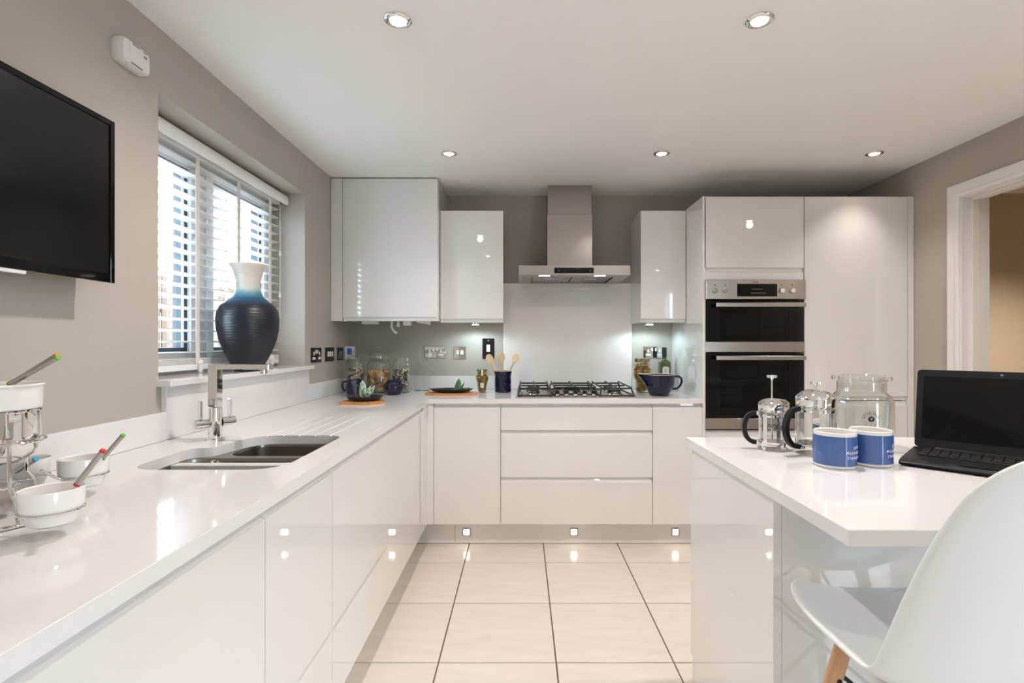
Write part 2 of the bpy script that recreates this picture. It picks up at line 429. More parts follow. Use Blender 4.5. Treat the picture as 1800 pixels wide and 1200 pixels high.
# ---- window in the left wall: frame, sashes, panes
wi = thing('window_1', 'white casement window with dark gaskets behind the blind', 'window', (XL - 0.2, WY0, WZ0)); wi['kind'] = 'structure'
FX0, FX1 = XL - 0.255, XL - 0.19
b = nb()
for y0, y1 in ((WY0, WY0 + 0.055), (WY1 - 0.055, WY1), (2.20, 2.265)): box(b, FX0, FX1, y0, y1, WZ0, WZ1, 0.003)
for z0, z1 in ((WZ0, WZ0 + 0.06), (WZ1 - 0.06, WZ1)):
    box(b, FX0, FX1, WY0 + 0.055, 2.20, z0, z1, 0.003); box(b, FX0, FX1, 2.265, WY1 - 0.055, z0, z1, 0.003)
obj('frame', b, UPVC, wi, world=True)
for y0, y1 in ((WY0 + 0.055, 2.20), (2.265, WY1 - 0.055)):
    b = nb(); w = 0.05
    z0, z1 = WZ0 + 0.06, WZ1 - 0.06
    x0, x1 = FX0 + 0.01, FX1 + 0.012
    box(b, x0, x1, y0, y0 + w, z0, z1, 0.004); box(b, x0, x1, y1 - w, y1, z0, z1, 0.004)
    box(b, x0, x1, y0 + w, y1 - w, z0, z0 + w, 0.004); box(b, x0, x1, y0 + w, y1 - w, z1 - w, z1, 0.004)
    sh = obj('sash', b, UPVC, wi, world=True)
    b = nb(); g = 0.016; a0, a1, c0, c1 = y0 + w, y1 - w, z0 + w, z1 - w
    xx0, xx1 = x0 + 0.004, x1 - 0.014
    box(b, xx0, xx1, a0, a0 + g, c0, c1); box(b, xx0, xx1, a1 - g, a1, c0, c1); box(b, xx0, xx1, a0 + g, a1 - g, c0, c0 + g); box(b, xx0, xx1, a0 + g, a1 - g, c1 - g, c1)
    obj('gasket', b, GASKET, sh, world=True)
    obj('pane', bx(FX0 + 0.03, FX0 + 0.036, a0 + g, a1 - g, c0 + g, c1 - g), PANE, sh, world=True)
# sill board and its apron (both quartz)
sl = bx(XL - 0.19, XL + 0.047, WY0, WY1, 1.071, 1.092, 0.002); box(sl, XL, XL + 0.047, WY0 - 0.01, WY0, 1.071, 1.092); box(sl, XL, XL + 0.047, WY1, WY1 + 0.012, 1.071, 1.092)
struct('trim_1', sl, QUARTZ)

# ---- outside: garden fence of separate boards, ground
gd = struct('ground', bx(-14, 14, -16, 16, -0.32, -0.2), PAVING)
fe = thing('garden_fence', 'brown timber garden fence outside the window', 'fence', (-3.9, 5.0, -0.2))
yy = 1.0; k = 0
bm0 = None
while yy < 9.0:
    h = 2.13
    if bm0 is None:
        b = bx(-0.010, 0.010, 0, 0.138, 0.05, h, 0.003); finish(b); bm0 = bpy.data.meshes.new('board'); b.to_mesh(bm0); b.free(); bm0.materials.append(FENCE)
    o = bpy.data.objects.new('board', bm0); C.objects.link(o); o.parent = fe; o.location = (0.012 * (k % 2), yy - 5.0, random.uniform(-0.02, 0.02)); yy += 0.146; k += 1
for z in (0.35, 1.75): obj('rail', bx(-0.06, -0.012, -4.0, 4.0, z, z + 0.08), FENCE, fe)
for y in (-3.9, -2.0, 0, 2.0, 3.9): obj('post', bx(-0.13, -0.06, y, y + 0.09, 0, 2.18), FENCE, fe)

# ================================================================== VENETIAN BLIND
bl = thing('venetian_blind', 'white venetian blind with wide tapes in the window recess', 'blind', (XL - 0.16, 2.286, 1.10))
BX0, BX1, BY0, BY1 = -1.402, -1.352, 1.722, 2.85
slat_me = None
def slat_mesh():
    b = nb(); n = 6; top = []; bot = []
    for k in range(n + 1):
        t = k / n; x = -0.025 + 0.05 * t; z = 0.0022 * math.sin(PI * t)
        top.append((x, z + 0.0014)); bot.append((x, z - 0.0014))
    prism(b, top + bot[::-1], 'y', -(BY1 - BY0) / 2, (BY1 - BY0) / 2)
    finish(b); me = bpy.data.meshes.new('slat'); b.to_mesh(me); b.free(); me.materials.append(SLATM); return me
slat_me = slat_mesh()
zs = [1.176 + 0.0458 * k for k in range(18)]
for z in zs:
    o = bpy.data.objects.new('slat', slat_me); C.objects.link(o); o.parent = bl
    o.location = (-1.377 - bl.location.x, (BY0 + BY1) / 2 - 2.286, z - 1.10); o.rotation_euler = (0, math.radians(-7), 0)
for z in (1.1335, 1.138, 1.1425, 1.147, 1.1515):     # slats stacked on the rail
    o = bpy.data.objects.new('slat', slat_me); C.objects.link(o); o.parent = bl
    o.location = (-1.377 - bl.location.x, (BY0 + BY1) / 2 - 2.286, z - 1.10)
obj('bottom_rail', bx(-1.404, -1.350, BY0, BY1, 1.106, 1.131, 0.004, seg=2), SLATM, bl, world=True)
b = nb(); prism(b, [(-1.405, 1.985), (-1.405, 2.04), (-1.318, 2.04), (-1.306, 2.034), (-1.300, 2.02), (-1.300, 1.995), (-1.306, 1.985), (-1.314, 1.985), (-1.314, 2.02), (-1.395, 2.02), (-1.395, 1.985)], 'y', BY0 - 0.008, BY1 + 0.008)
obj('valance', b, SLATM, bl, world=True)
obj('head_rail', bx(-1.394, -1.345, BY0, BY1, 1.985, 2.018, 0.002), SLATM, bl, world=True)
for y in (1.83, 2.13, 2.44, 2.745):
    b = nb()
    box(b, -1.3475, -1.3465, y - 0.013, y + 0.013, 1.12, 1.99); box(b, -1.4075, -1.4065, y - 0.013, y + 0.013, 1.12, 1.99)
    tp = obj('ladder_tape', b, TAPEM, bl, world=True)
    b = nb()   # gathered tape end and knot at the rail
    lathe(b, [(0, -0.03), (0.006, -0.028), (0.011, -0.012), (0.009, 0.0), (0.014, 0.012), (0.010, 0.026), (0, 0.03)], 10, -1.340, y + 0.006, 1.122)
    obj('tape_knot', b, TAPEM, bl, world=True)
b = tube(nb(), [(-1.338, 2.835, 1.99), (-1.337, 2.836, 1.7), (-1.338, 2.834, 1.30)], 0.0016, 6)
cdd = obj('pull_cord', b, TAPEM, bl, world=True)
for z in (1.70, 1.47):
    obj('cord_toggle', lathe(nb(), [(0, 0.03), (0.004, 0.028), (0.007, 0.005), (0.006, 0), (0, 0)], 10, -1.338, 2.835, z), WPLAST, bl, world=True)

# ================================================================== CABINETS
DT = 0.022   # door thickness
GH = 0.026   # height of the finger-pull groove
def door_profile(z0, z1, groove):
    """(depth behind the face, z) outline of a slab front with a scooped finger pull"""
    e = 0.0012
    sc = [(0.0, 0.0), (0.0015, 0.0015), (0.006, 0.0035), (0.011, 0.0075), (0.0145, 0.013), (0.016, GH)]
    p = []
    if groove == 'top':
        p = [(DT, z0), (e, z0), (0, z0 + e)] + [(d, z1 - GH + h) for d, h in sc] + [(DT, z1)]
    elif groove == 'bottom':
        p = [(DT, z1), (e, z1), (0, z1 - e)] + [(d, z0 + GH - h) for d, h in sc] + [(DT, z0)]
    else:
        p = [(DT, z0), (e, z0), (0, z0 + e), (0, z1 - e), (e, z1), (DT, z1)]
    return p
def front(name, parent, facing, plane, u0, u1, z0, z1, groove='top', m=None):
    g = 0.0015; b = nb(); pr = door_profile(z0 + g, z1 - g, groove)
    if facing == '-y': prism(b, [(plane + d, z) for d, z in pr], 'x', u0 + g, u1 - g)
    elif facing == '+y': prism(b, [(plane - d, z) for d, z in pr], 'x', u0 + g, u1 - g)
    elif facing == '+x': prism(b, [(plane - d, z) for d, z in pr], 'y', u0 + g, u1 - g)
    return obj(name, b, m or GW, parent, world=True, ang=20)
Z0, Z1 = 0.142, 0.859
GB = 'gloss white handleless base units'
# left run (fronts face +x)
for (y0, y1, lab) in ((-0.08, 0.518, 'gloss white base cupboard at the near end of the left run'),
                      (0.518, 1.118, 'wide gloss white base cupboard beside the fondue set, left run'),
                      (1.118, 1.515, 'narrow gloss white base cupboard below the near end of the sink'),
                      (1.515, 2.925, 'long gloss white base cupboard from the sink to the corner')):
    t = thing('base_cabinet', lab, 'cabinet', (XD - 0.3, (y0 + y1) / 2, Z0), group=GB)
    b = nb(); c0, c1 = y0 + 0.001, y1 - 0.001
    box(b, XL + 0.06, XD - DT - 0.002, c0, c0 + 0.018, Z0, Z1 - 0.001); box(b, XL + 0.06, XD - DT - 0.002, c1 - 0.018, c1, Z0, Z1 - 0.001)
    box(b, XL + 0.06, XD - DT - 0.002, c0 + 0.018, c1 - 0.018, Z0, Z0 + 0.018); box(b, XL + 0.06, XL + 0.068, c0 + 0.018, c1 - 0.018, Z0 + 0.018, Z1 - 0.03)
    obj('carcass', b, CARC, t, world=True)
    front('door', t, '+x', XD, y0, y1, Z0, Z1)
# corner post between the two runs
cp = nb(); prism(cp, [(XD - DT, 2.927), (XD, 2.927), (XD, YD), (-0.5215, YD), (-0.5215, YD + DT), (XD - DT, YD + DT)], 'z', Z0, Z1)
cpo = obj('corner_post', cp, GW, None); tag(cpo, 'gloss white corner post joining the left and back cupboards', 'panel'); rehome(cpo, (XD, YD, Z0))
# back run (fronts face -y)
def base_carcass(t, x0, x1):
    b = nb(); y0 = YD + DT + 0.002
    box(b, x0 + 0.001, x0 + 0.018, y0, YB - 0.07, Z0, Z1 - 0.001); box(b, x1 - 0.018, x1 - 0.001, y0, YB - 0.07, Z0, Z1 - 0.001)
    box(b, x0 + 0.018, x1 - 0.018, y0, YB - 0.07, Z0, Z0 + 0.018); box(b, x0 + 0.018, x1 - 0.018, YB - 0.078, YB - 0.07, Z0 + 0.018, Z1 - 0.05)
    obj('carcass', b, CARC, t, world=True)
t = thing('base_cabinet', 'gloss white base cupboard with one door left of the drawers', 'cabinet', (-0.32, 3.3, Z0), group=GB)
base_carcass(t, -0.5205, -0.1235); front('door', t, '-y', YD, -0.5205, -0.1235, Z0, Z1)
t = thing('drawer_unit', 'wide gloss white three drawer unit under the gas hob', 'cabinet', (0.327, 3.3, Z0), group=GB)
base_carcass(t, -0.1235, 0.7765)
for z0, z1 in ((0.142, 0.4195), (0.4205, 0.697), (0.698, 0.859)): front('drawer', t, '-y', YD, -0.1235, 0.7765, z0, z1)
t = thing('base_cabinet', 'slim gloss white base cupboard between the drawers and the ovens', 'cabinet', (0.925, 3.3, Z0), group=GB)
base_carcass(t, 0.7765, 1.0725); front('door', t, '-y', YD, 0.7765, 1.0725, Z0, Z1)
# plinths
PLY = 3.113
for nm, bb, lab in (('plinth', bx(-0.64, -0.405, PLY, PLY + 0.018, 0.002, Z0 - 0.002), 'short piece of white plinth in the corner'),
                    ('plinth', bx(-0.403, 1.70, PLY, PLY + 0.018, 0.002, Z0 - 0.002), 'long white plinth with square lights under the back cupboards'),
                    ('plinth', bx(-0.658, -0.641, -0.08, PLY + 0.018, 0.002, Z0 - 0.002), 'white plinth under the left run of cupboards')):
    o = tag(obj(nm, bb, GW), lab, 'plinth'); c = o.data.vertices[0].co.copy(); rehome(o, (c.x, c.y, 0))

# worktop: one L-shaped slab, sink cut-out and drainer grooves cut into it
WX, WYF = -0.545, 3.018
b = nb()
prism(b, [(XL + 0.002, -0.1), (WX, -0.1), (WX, WYF), (1.068, WYF), (1.068, YB - 0.002), (XL + 0.002, YB - 0.002)], 'z', WT - 0.03, WT)
es = [e for e in b.edges if abs(e.verts[0].co.z - WT) < 1e-5 and abs(e.verts[1].co.z - WT) < 1e-5]
bmesh.ops.bevel(b, geom=es, offset=0.0015, segments=1, affect='EDGES')
wt = tag(obj('worktop', b, QUARTZ), 'white quartz L-shaped worktop along the left and back walls', 'worktop')
sink_poly = round_poly([(-0.628, 1.318), (-0.628, 1.812), (-0.925, 1.812), (-0.965, 1.60), (-1.025, 1.585), (-1.025, 1.318)], [0.10, 0.06, 0.10, 0.05, 0.07, 0.085], 8)
cutters = [prism(nb(), sink_poly, 'z', WT - 0.06, WT + 0.03)]
for x in (-0.895, -0.84, -0.785, -0.73, -0.675):
    q = nb(); tube(q, [(x, 1.80, WT - 0.0005), (x, 2.28, WT + 0.002)], 0.0032, 8); cutters.append(q)
cut(wt, cutters)
rehome(wt, (-0.87, 1.5, WT - 0.03))
# upstands
UZ = 0.985
def upst(bb, lab):
    o = tag(obj('upstand', bb, QUARTZ), lab, 'upstand'); c = o.data.vertices[0].co.copy(); rehome(o, c)
upst(bx(XL + 0.0, XL + 0.02, -0.1, WY0 + 0.012, WT + 0.0005, UZ, 0.0015), 'low white quartz upstand on the left wall nearest the viewer')
upst(bx(XL + 0.0, XL + 0.02, WY0 + 0.0125, 2.877, WT + 0.0005, 1.0705, 0.0015), 'tall white quartz upstand panel under the window sill')
upst(bx(XL + 0.0, XL + 0.02, 2.8775, YB - 0.0205, WT + 0.0005, UZ, 0.0015), 'low white quartz upstand below the left wall switches')
upst(bx(XL + 0.0, -0.1295, YB - 0.02, YB, WT + 0.0005, UZ, 0.0015), 'white quartz upstand along the back wall behind the jars')
upst(bx(0.7865, 1.068, YB - 0.02, YB, WT + 0.0005, UZ, 0.0015), 'short white quartz upstand behind the mixing bowl')
sp = tag(obj('splashback', bx(-0.129, 0.786, YB - 0.010, YB - 0.002, WT + 0.0005, 1.643, 0.001), SPLASH), 'glossy white glass splashback between hob and extractor', 'splashback'); rehome(sp, (0.33, YB, WT))

# wall cupboards
def wall_carcass(t, x0, x1, yf, z0, z1, floor=True):
    b = nb(); y0 = yf + DT + 0.002
    box(b, x0, x0 + 0.018, y0, YB - 0.001, z0, z1); box(b, x1 - 0.018, x1, y0, YB - 0.001, z0, z1)
    box(b, x0 + 0.018, x1 - 0.018, y0, YB - 0.001, z1 - 0.018, z1); box(b, x0 + 0.018, x1 - 0.018, YB - 0.009, YB - 0.001, z0 + 0.018, z1 - 0.018)
    if floor: box(b, x0 + 0.018, x1 - 0.018, y0, YB - 0.001, z0, z0 + 0.018)
    return obj('carcass', b, GW, t, world=True)
YW = 3.333; YBG = 3.249
t = thing('wall_cabinet', 'tall deep gloss white wall cupboard in the corner reaching the ceiling', 'cabinet', (-0.85, 3.45, 1.357))
wall_carcass(t, -1.135, -0.531, YBG, 1.357, 2.262, floor=False)
front('door', t, '-y', YBG, -1.135, -0.531, 1.357, 2.262, 'bottom')
obj('filler_panel', bx(XL + 0.002, -1.137, YBG, YBG + DT, 1.357, 2.262, 0.001), GW, t, world=True)
GWU = 'gloss white wall cupboards beside the extractor'
t = thing('wall_cabinet', 'gloss white wall cupboard left of the extractor hood', 'cabinet', (-0.32, 3.5, 1.35), group=GWU)
wall_carcass(t, -0.5295, -0.120, YW, 1.352, 2.08); front('door', t, '-y', YW, -0.5295, -0.118, 1.35, 2.08, 'bottom')
t = thing('wall_cabinet', 'narrow gloss white wall cupboard between extractor hood and oven tower', 'cabinet', (0.92, 3.5, 1.35), group=GWU)
wall_carcass(t, 0.7775, 1.0705, YW, 1.352, 2.08); front('door', t, '-y', YW, 0.7755, 1.0705, 1.35, 2.08, 'bottom')
# boiler hidden in the corner cupboard: its underside and pipe show below the door
t = thing('boiler', 'white boiler underside with hanging pipe below the corner wall cupboard', 'boiler', (-0.82, 3.47, 1.34))
obj('casing', bx(-1.08, -0.58, 3.30, 3.62, 1.372, 2.15, 0.01), WPLAST, t, world=True)
obj('pipe', tube(nb(), [(-0.875, 3.45, 1.372), (-0.875, 3.45, 1.33), (-0.868, 3.45, 1.305), (-0.850, 3.45, 1.288), (-0.84, 3.455, 1.287)], 0.0085, 10), WPLAST, t, world=True)
obj('valve', lathe(nb(), [(0, 0), (0.011, 0), (0.013, 0.02), (0.008, 0.03), (0.008, 0.045), (0, 0.045)], 14, -0.83, 3.45, 1.327), WPLAST, t, world=True)
obj('control_box', bx(-0.79, -0.74, 3.40, 3.47, 1.334, 1.373, 0.004), WPLAST, t, world=True)
b = bx(-0.69, -0.60, 3.36, 3.40, 1.345, 1.373, 0.003); rot(b, math.radians(10), 'Y', (-0.645, 3.38, 1.36)); obj('flap', b, WPLAST, t, world=True)
b = bx(-1.05, -0.95, 3.36, 3.42, 1.342, 1.373, 0.004); obj('pump_cover', b, WPLAST, t, world=True)

# tall oven tower and fridge
OX0, OX1 = 1.0725, 1.6725
ZT = 2.086
t = thing('oven_tower', 'gloss white tall housing around the built-in double oven', 'cabinet', (1.37, 3.3, 0.142))
b = nb()
box(b, OX0, OX0 + 0.018, YD, YB - 0.001, 0.142, ZT); box(b, OX1 - 0.018, OX1, YD + DT, YB - 0.001, 0.142, ZT); box(b, OX0 + 0.018, OX1 - 0.018, YD + DT, YB - 0.001, ZT - 0.018, ZT)
box(b, OX0 + 0.018, OX1 - 0.018, YB - 0.02, YB - 0.001, 0.142, ZT - 0.018); box(b, OX0 + 0.018, OX1 - 0.018, YD + DT + 0.002, YB - 0.02, 0.675, 0.693); box(b, OX0 + 0.018, OX1 - 0.018, YD + DT + 0.002, YB - 0.02, 1.602, 1.62)
obj('carcass', b, GW, t, world=True)
front('door', t, '-y', YD, OX0 + 0.012, OX1, 1.638, ZT, 'bottom')
obj('filler_panel', bx(OX0 + 0.012, OX1 - 0.001, YD + 0.002, YD + DT, 1.592, 1.637, 0.001), GW, t, world=True)
front('door', t, '-y', YD, OX0 + 0.012, OX1, 0.142, 0.70, 'top')
t = thing('fridge_tower', 'tall gloss white fridge freezer housing at the right end', 'cabinet', (1.98, 3.3, 0.142))
b = nb()
box(b, OX1 + 0.001, OX1 + 0.018, YD + DT + 0.002, YB - 0.001, 0.142, ZT); box(b, 2.27, 2.288, YD + DT + 0.002, YB - 0.001, 0.142, ZT); box(b, OX1 + 0.018, 2.27, YD + DT + 0.002, YB - 0.001, ZT - 0.018, ZT); box(b, OX1 + 0.018, 2.27, YB - 0.02, YB - 0.001, 0.142, ZT - 0.018)
obj('carcass', b, CARC, t, world=True)
front('door', t, '-y', YD, OX1 + 0.002, 2.288, 0.876, ZT, 'bottom')
front('door', t, '-y', YD, OX1 + 0.002, 2.288, 0.142, 0.874, 'top')
obj('end_panel', bx(2.29, 2.325, YD, YB - 0.001, 0.002, ZT, 0.001), GW, t, world=True)

# ================================================================== BUILT-IN DOUBLE OVEN
ov = thing('double_oven', 'stainless steel built-in double oven with black glass doors', 'oven', (1.375, 3.03, 0.70))
ox0, ox1 = 1.0855, 1.672
def ovb(name, parent, m, x0, x1, y0, y1, z0, z1, bev=0.0): return obj(name, bx(x0, x1, y0, y1, z0, z1, bev), m, parent, world=True)
def Zp(y): return 1.215 - (y - 603.5) * YD / 900
zf0, zf1 = Zp(526), Zp(492.5)
fa = ovb('fascia', ov, STEEL, ox0, ox1, YD - 0.022, YD + 0.02, zf0, zf1, 0.0015)
ovb('display', fa, BLKGL, 1.0855 + 0.183, 1.0855 + 0.418, YD - 0.0228, YD - 0.0215, Zp(521.5), Zp(499.5))
dsp = nb()
for (a, c, d, e) in ((0.27, 0.33, 509, 508.4), (0.262, 0.352, 516, 515.3)): box(dsp, 1.0855 + a, 1.0855 + c, YD - 0.0232, YD - 0.0227, Zp(d), Zp(e))
obj('display_digits', dsp, GREYINK, fa, world=True)
for kx in (1257, 1275, 1374, 1392.5):
    x = (kx - 916.7) * 3.01 / 900
    b = lathe(nb(), [(0.0, 0.016), (0.0135, 0.016), (0.0155, 0.013), (0.0165, 0.0), (0, 0)], 24); rot(b, PI / 2, 'X'); shift(b, (x, YD - 0.022, Zp(511.5)))
    kn = obj('knob', b, CHROME, fa, world=True)
    obj('knob_mark', bx(x - 0.002, x + 0.002, YD - 0.0226, YD - 0.0218, Zp(503), Zp(501)), INK, kn, world=True)
b = text_bm('AEG', 0.016, 0.0003, 1.1); rot(b, PI / 2, 'X'); shift(b, (1.377, YD - 0.0225, Zp(496.5))); obj('lettering', b, INK, fa, world=True)
def oven_door(zb, zt, zgl0, zgl1, zstrip, hy):
    d = ovb('door', ov, BLKGL, ox0 + 0.004, ox1 - 0.002, YD - 0.004, YD + 0.012, zb, zgl0)          # lower rim of the glass
    wx0, wx1 = ox0 + 0.088, ox1 - 0.09
    b = nb()
    box(b, ox0 + 0.004, wx0, YD - 0.004, YD + 0.012, zgl0, zgl1); box(b, wx1, ox1 - 0.002, YD - 0.004, YD + 0.012, zgl0, zgl1); box(b, ox0 + 0.004, ox1 - 0.002, YD - 0.004, YD + 0.012, zgl1, zt)
    obj('glass_surround', b, BLKGL, d, world=True)
    ovb('window_pane', d, OVENGL, wx0, wx1, YD - 0.003, YD + 0.001, zgl0, zgl1)
    ovb('steel_strip', d, STEEL, ox0 + 0.002, ox1 - 0.001, YD - 0.007, YD + 0.012, zstrip, zb, 0.001)
    h = nb(); x0, x1 = ox0 + 0.05, ox1 - 0.012
    box(h, x0, x1, YD - 0.052, YD - 0.037, hy - 0.012, hy + 0.012, 0.002)
    hd = obj('handle', h, STEEL, d, world=True)
    h = nb()
    for x in (x0 + 0.012, x1 - 0.03): box(h, x, x + 0.018, YD - 0.037, YD - 0.004, hy - 0.008, hy + 0.008)
    obj('handle_mount', h, BLACK, hd, world=True)
    # cavity behind the window
    cv = nb(); a0, a1, c0, c1, y0, y1 = ox0 + 0.07, ox1 - 0.07, zgl0 - 0.008, zgl1 + 0.008, YD + 0.014, YD + 0.42
    box(cv, a0 - 0.01, a0, y0, y1, c0, c1); box(cv, a1, a1 + 0.01, y0, y1, c0, c1); box(cv, a0, a1, y1, y1 + 0.01, c0, c1)
    box(cv, a0, a1, y0, y1, c0 - 0.01, c0); box(cv, a0, a1, y0, y1, c1, c1 + 0.01)
    obj('cavity', cv, ENAMEL, ov, world=True)
    return a0, a1, y0, y1, c0, c1
def rack(a0, a1, y0, y1, z):
    b = nb()
    tube(b, [(a0 + 0.006, y0 + 0.02, z), (a1 - 0.006, y0 + 0.02, z), (a1 - 0.006, y1 - 0.03, z), (a0 + 0.006, y1 - 0.03, z)], 0.003, 6, closed=True)
    for k in range(1, 22):
        x = a0 + (a1 - a0) * k / 22; tube(b, [(x, y0 + 0.02, z), (x, y1 - 0.03, z)], 0.0014, 5)
    obj('wire_rack', b, CHROME, ov, world=True)
a = oven_door(Zp(600.5), Zp(528), Zp(598), Zp(544), Zp(618.5), Zp(536.5))
for z in (Zp(592),): rack(*a[:4], z)
bb_ = nb()
for z in (Zp(560), Zp(574), Zp(588)): tube(bb_, [(a[1] - 0.004, a[2] + 0.05, z), (a[1] - 0.004, a[3] - 0.05, z)], 0.003, 6)
tube(bb_, [(a[1] - 0.004, a[2] + 0.05, Zp(556)), (a[1] - 0.004, a[2] + 0.05, Zp(592))], 0.003, 6)
obj('shelf_runner', bb_, CHROME, ov, world=True)
a = oven_door(Zp(735), Zp(620.5), Zp(729), Zp(635), Zp(753.5), Zp(628.5))
for z in (Zp(668.5), Zp(685.5), Zp(702)): rack(*a[:4], z)
bb_ = nb(); tube(bb_, [(a[1] - 0.004, a[2] + 0.05, Zp(645)), (a[1] - 0.004, a[2] + 0.05, Zp(725))], 0.003, 6); tube(bb_, [(a[1] - 0.004, a[2] + 0.09, Zp(645)), (a[1] - 0.004, a[2] + 0.09, Zp(725))], 0.003, 6)
obj('shelf_runner', bb_, CHROME, ov, world=True)

# ================================================================== EXTRACTOR HOOD
hd = thing('extractor_hood', 'stainless steel chimney extractor hood above the hob', 'extractor hood', (0.3315, 3.45, 1.643))
hx0, hx1, hyf, hz0, hz1 = -0.0185, 0.6815, 3.205, 1.643, 1.704
b = nb()   # canopy: slim tray, open underneath
box(b, hx0, hx1, hyf, hyf + 0.012, hz0, hz1, 0.001); box(b, hx0, hx0 + 0.01, hyf + 0.012, YB - 0.001, hz0, hz1); box(b, hx1 - 0.01, hx1, hyf + 0.012, YB - 0.001, hz0, hz1)
box(b, hx0 + 0.01, hx1 - 0.01, hyf + 0.012, YB - 0.001, hz1 - 0.01, hz1); box(b, hx0 + 0.01, hx1 - 0.01, YB - 0.012, YB - 0.001, hz0, hz1 - 0.01)
box(b, hx0 + 0.01, hx0 + 0.085, hyf + 0.012, YB - 0.012, hz0, hz0 + 0.01); box(b, hx1 - 0.085, hx1 - 0.01, hyf + 0.012, YB - 0.012, hz0, hz0 + 0.01); box(b, hx0 + 0.085, hx1 - 0.085, hyf + 0.012, hyf + 0.11, hz0, hz0 + 0.01)
cn = obj('canopy', b, STEEL, hd, world=True)
for x0 in (hx0 + 0.09, 0.336):
    fb = nb(); w = 0.255
    box(fb, x0, x0 + w, hyf + 0.115, YB - 0.02, hz0 + 0.008, hz0 + 0.014)
    for k in range(16):
        xx = x0 + 0.008 + k * (w - 0.016) / 15.5; box(fb, xx, xx + 0.006, hyf + 0.125, YB - 0.03, hz0 + 0.003, hz0 + 0.0078)
    f_ = obj('grease_filter', fb, STEELV, hd, world=True)
    obj('filter_catch', bx(x0 + w / 2 - 0.045, x0 + w / 2 + 0.03, hyf + 0.17, hyf + 0.21, hz0 - 0.001, hz0 + 0.0025), CHROME, hd, world=True)
obj('control_panel', bx(0.205, 0.452, hyf - 0.0015, hyf - 0.0002, 1.654, 1.689), BLKGL, hd, world=True)
for x in (0.23, 0.428): obj('touch_mark', bx(x, x + 0.006, hyf - 0.0019, hyf - 0.0015, 1.669, 1.675), GREYINK, hd, world=True)
for x in (0.145, 0.497): obj('hood_light', bx(x - 0.035, x + 0.035, hyf + 0.030, hyf + 0.046, hz0 - 0.002, hz0 - 0.0003), LAMPH, hd, world=True)
cy = 3.409
b = nb(); box(b, 0.1715, 0.4715, cy, YB - 0.001, 1.7045, 2.075, 0.001)
obj('lower_chimney', b, STEELV, hd, world=True)
obj('upper_chimney', bx(0.1755, 0.4675, cy + 0.004, YB - 0.001, 2.0755, ZC - 0.001, 0.001), STEELV, hd, world=True)

# ================================================================== GAS HOB
hb = thing('gas_hob', 'stainless steel five burner gas hob with black cast iron grates', 'hob', (0.33, 3.32, WT))
gx0, gx1, gy0, gy1 = -0.034, 0.694, 3.075, 3.56
b = nb(); loft(b, [[(x, y, WT + 0.0005) for x, y in rrect(gx0, gx1, gy0, gy1, 0.015)], [(x, y, WT + 0.005) for x, y in rrect(gx0, gx1, gy0, gy1, 0.015)], [(x, y, WT + 0.008) for x, y in rrect(gx0 + 0.008, gx1 - 0.008, gy0 + 0.008, gy1 - 0.008, 0.012)]], True, True)
obj('hob_plate', b, STEEL, hb, world=True)
ZG = WT + 0.052
def grate(x0, x1, y0, y1, bars, slope_right=False):
    b = nb(); r = 0.0055; h = WT + 0.010
    def bar(p, q, w=0.0055):
        tube(b, [p, q], w, 6)
    bar((x0, y0, h), (x1, y0, h)); bar((x0, y1, h), (x1, y1, h)); bar((x0, y0, h), (x0, y1, h)); bar((x1, y0, h), (x1, y1, h))
    for y in (y0, y1):
        for x in (x0, x1): bar((x, y, h), (x + (0.012 if x == x0 else -0.012), y + (0.02 if y == y0 else -0.02), ZG))
    X0, X1, Y0, Y1 = x0 + 0.012, x1 - 0.012, y0 + 0.02, y1 - 0.02
    for y in (Y0, (Y0 + Y1) / 2, Y1): bar((X0, y, ZG), (X1, y, ZG))
    for k in range(bars):
        x = X0 + (X1 - X0) * k / (bars - 1); bar((x, Y0 - 0.008, ZG + 0.004), (x, Y1 + 0.01, ZG + 0.010))
    return obj('grate', b, IRON, hb, world=True)
grate(gx0 + 0.014, 0.185, 3.095, 3.545, 3); grate(0.192, 0.468, 3.155, 3.545, 3); grate(0.475, gx1 - 0.014, 3.095, 3.545, 3)
for x, y, r in ((0.08, 3.21, 0.036), (0.08, 3.43, 0.045), (0.33, 3.38, 0.062), (0.58, 3.21, 0.045), (0.58, 3.43, 0.036)):
    bu = obj('burner', lathe(nb(), [(r + 0.012, 0.0), (r + 0.010, 0.006), (r, 0.008), (r, 0.018), (r - 0.006, 0.021), (0, 0.021)], 24, x, y, WT + 0.008), CHROME, hb, world=True)
    obj('burner_cap', lathe(nb(), [(r - 0.004, 0.0), (r - 0.002, 0.004), (r - 0.006, 0.009), (0, 0.0105)], 24, x, y, WT + 0.0293), IRON, bu, world=True)
for k in range(5):
    x = (979.5 + 16.05 * k - 916.7) * 3.12 / 900
    kn = obj('knob', lathe(nb(), [(0.0165, 0), (0.0165, 0.010), (0.0, 0.010)], 20, x, 3.118, WT + 0.0083), CHROME, hb, world=True)
    obj('knob_grip', lathe(nb(), [(0.015, 0), (0.0135, 0.018), (0.010, 0.021), (0, 0.021)], 20, x, 3.118, WT + 0.0185), BLACK, kn, world=True)

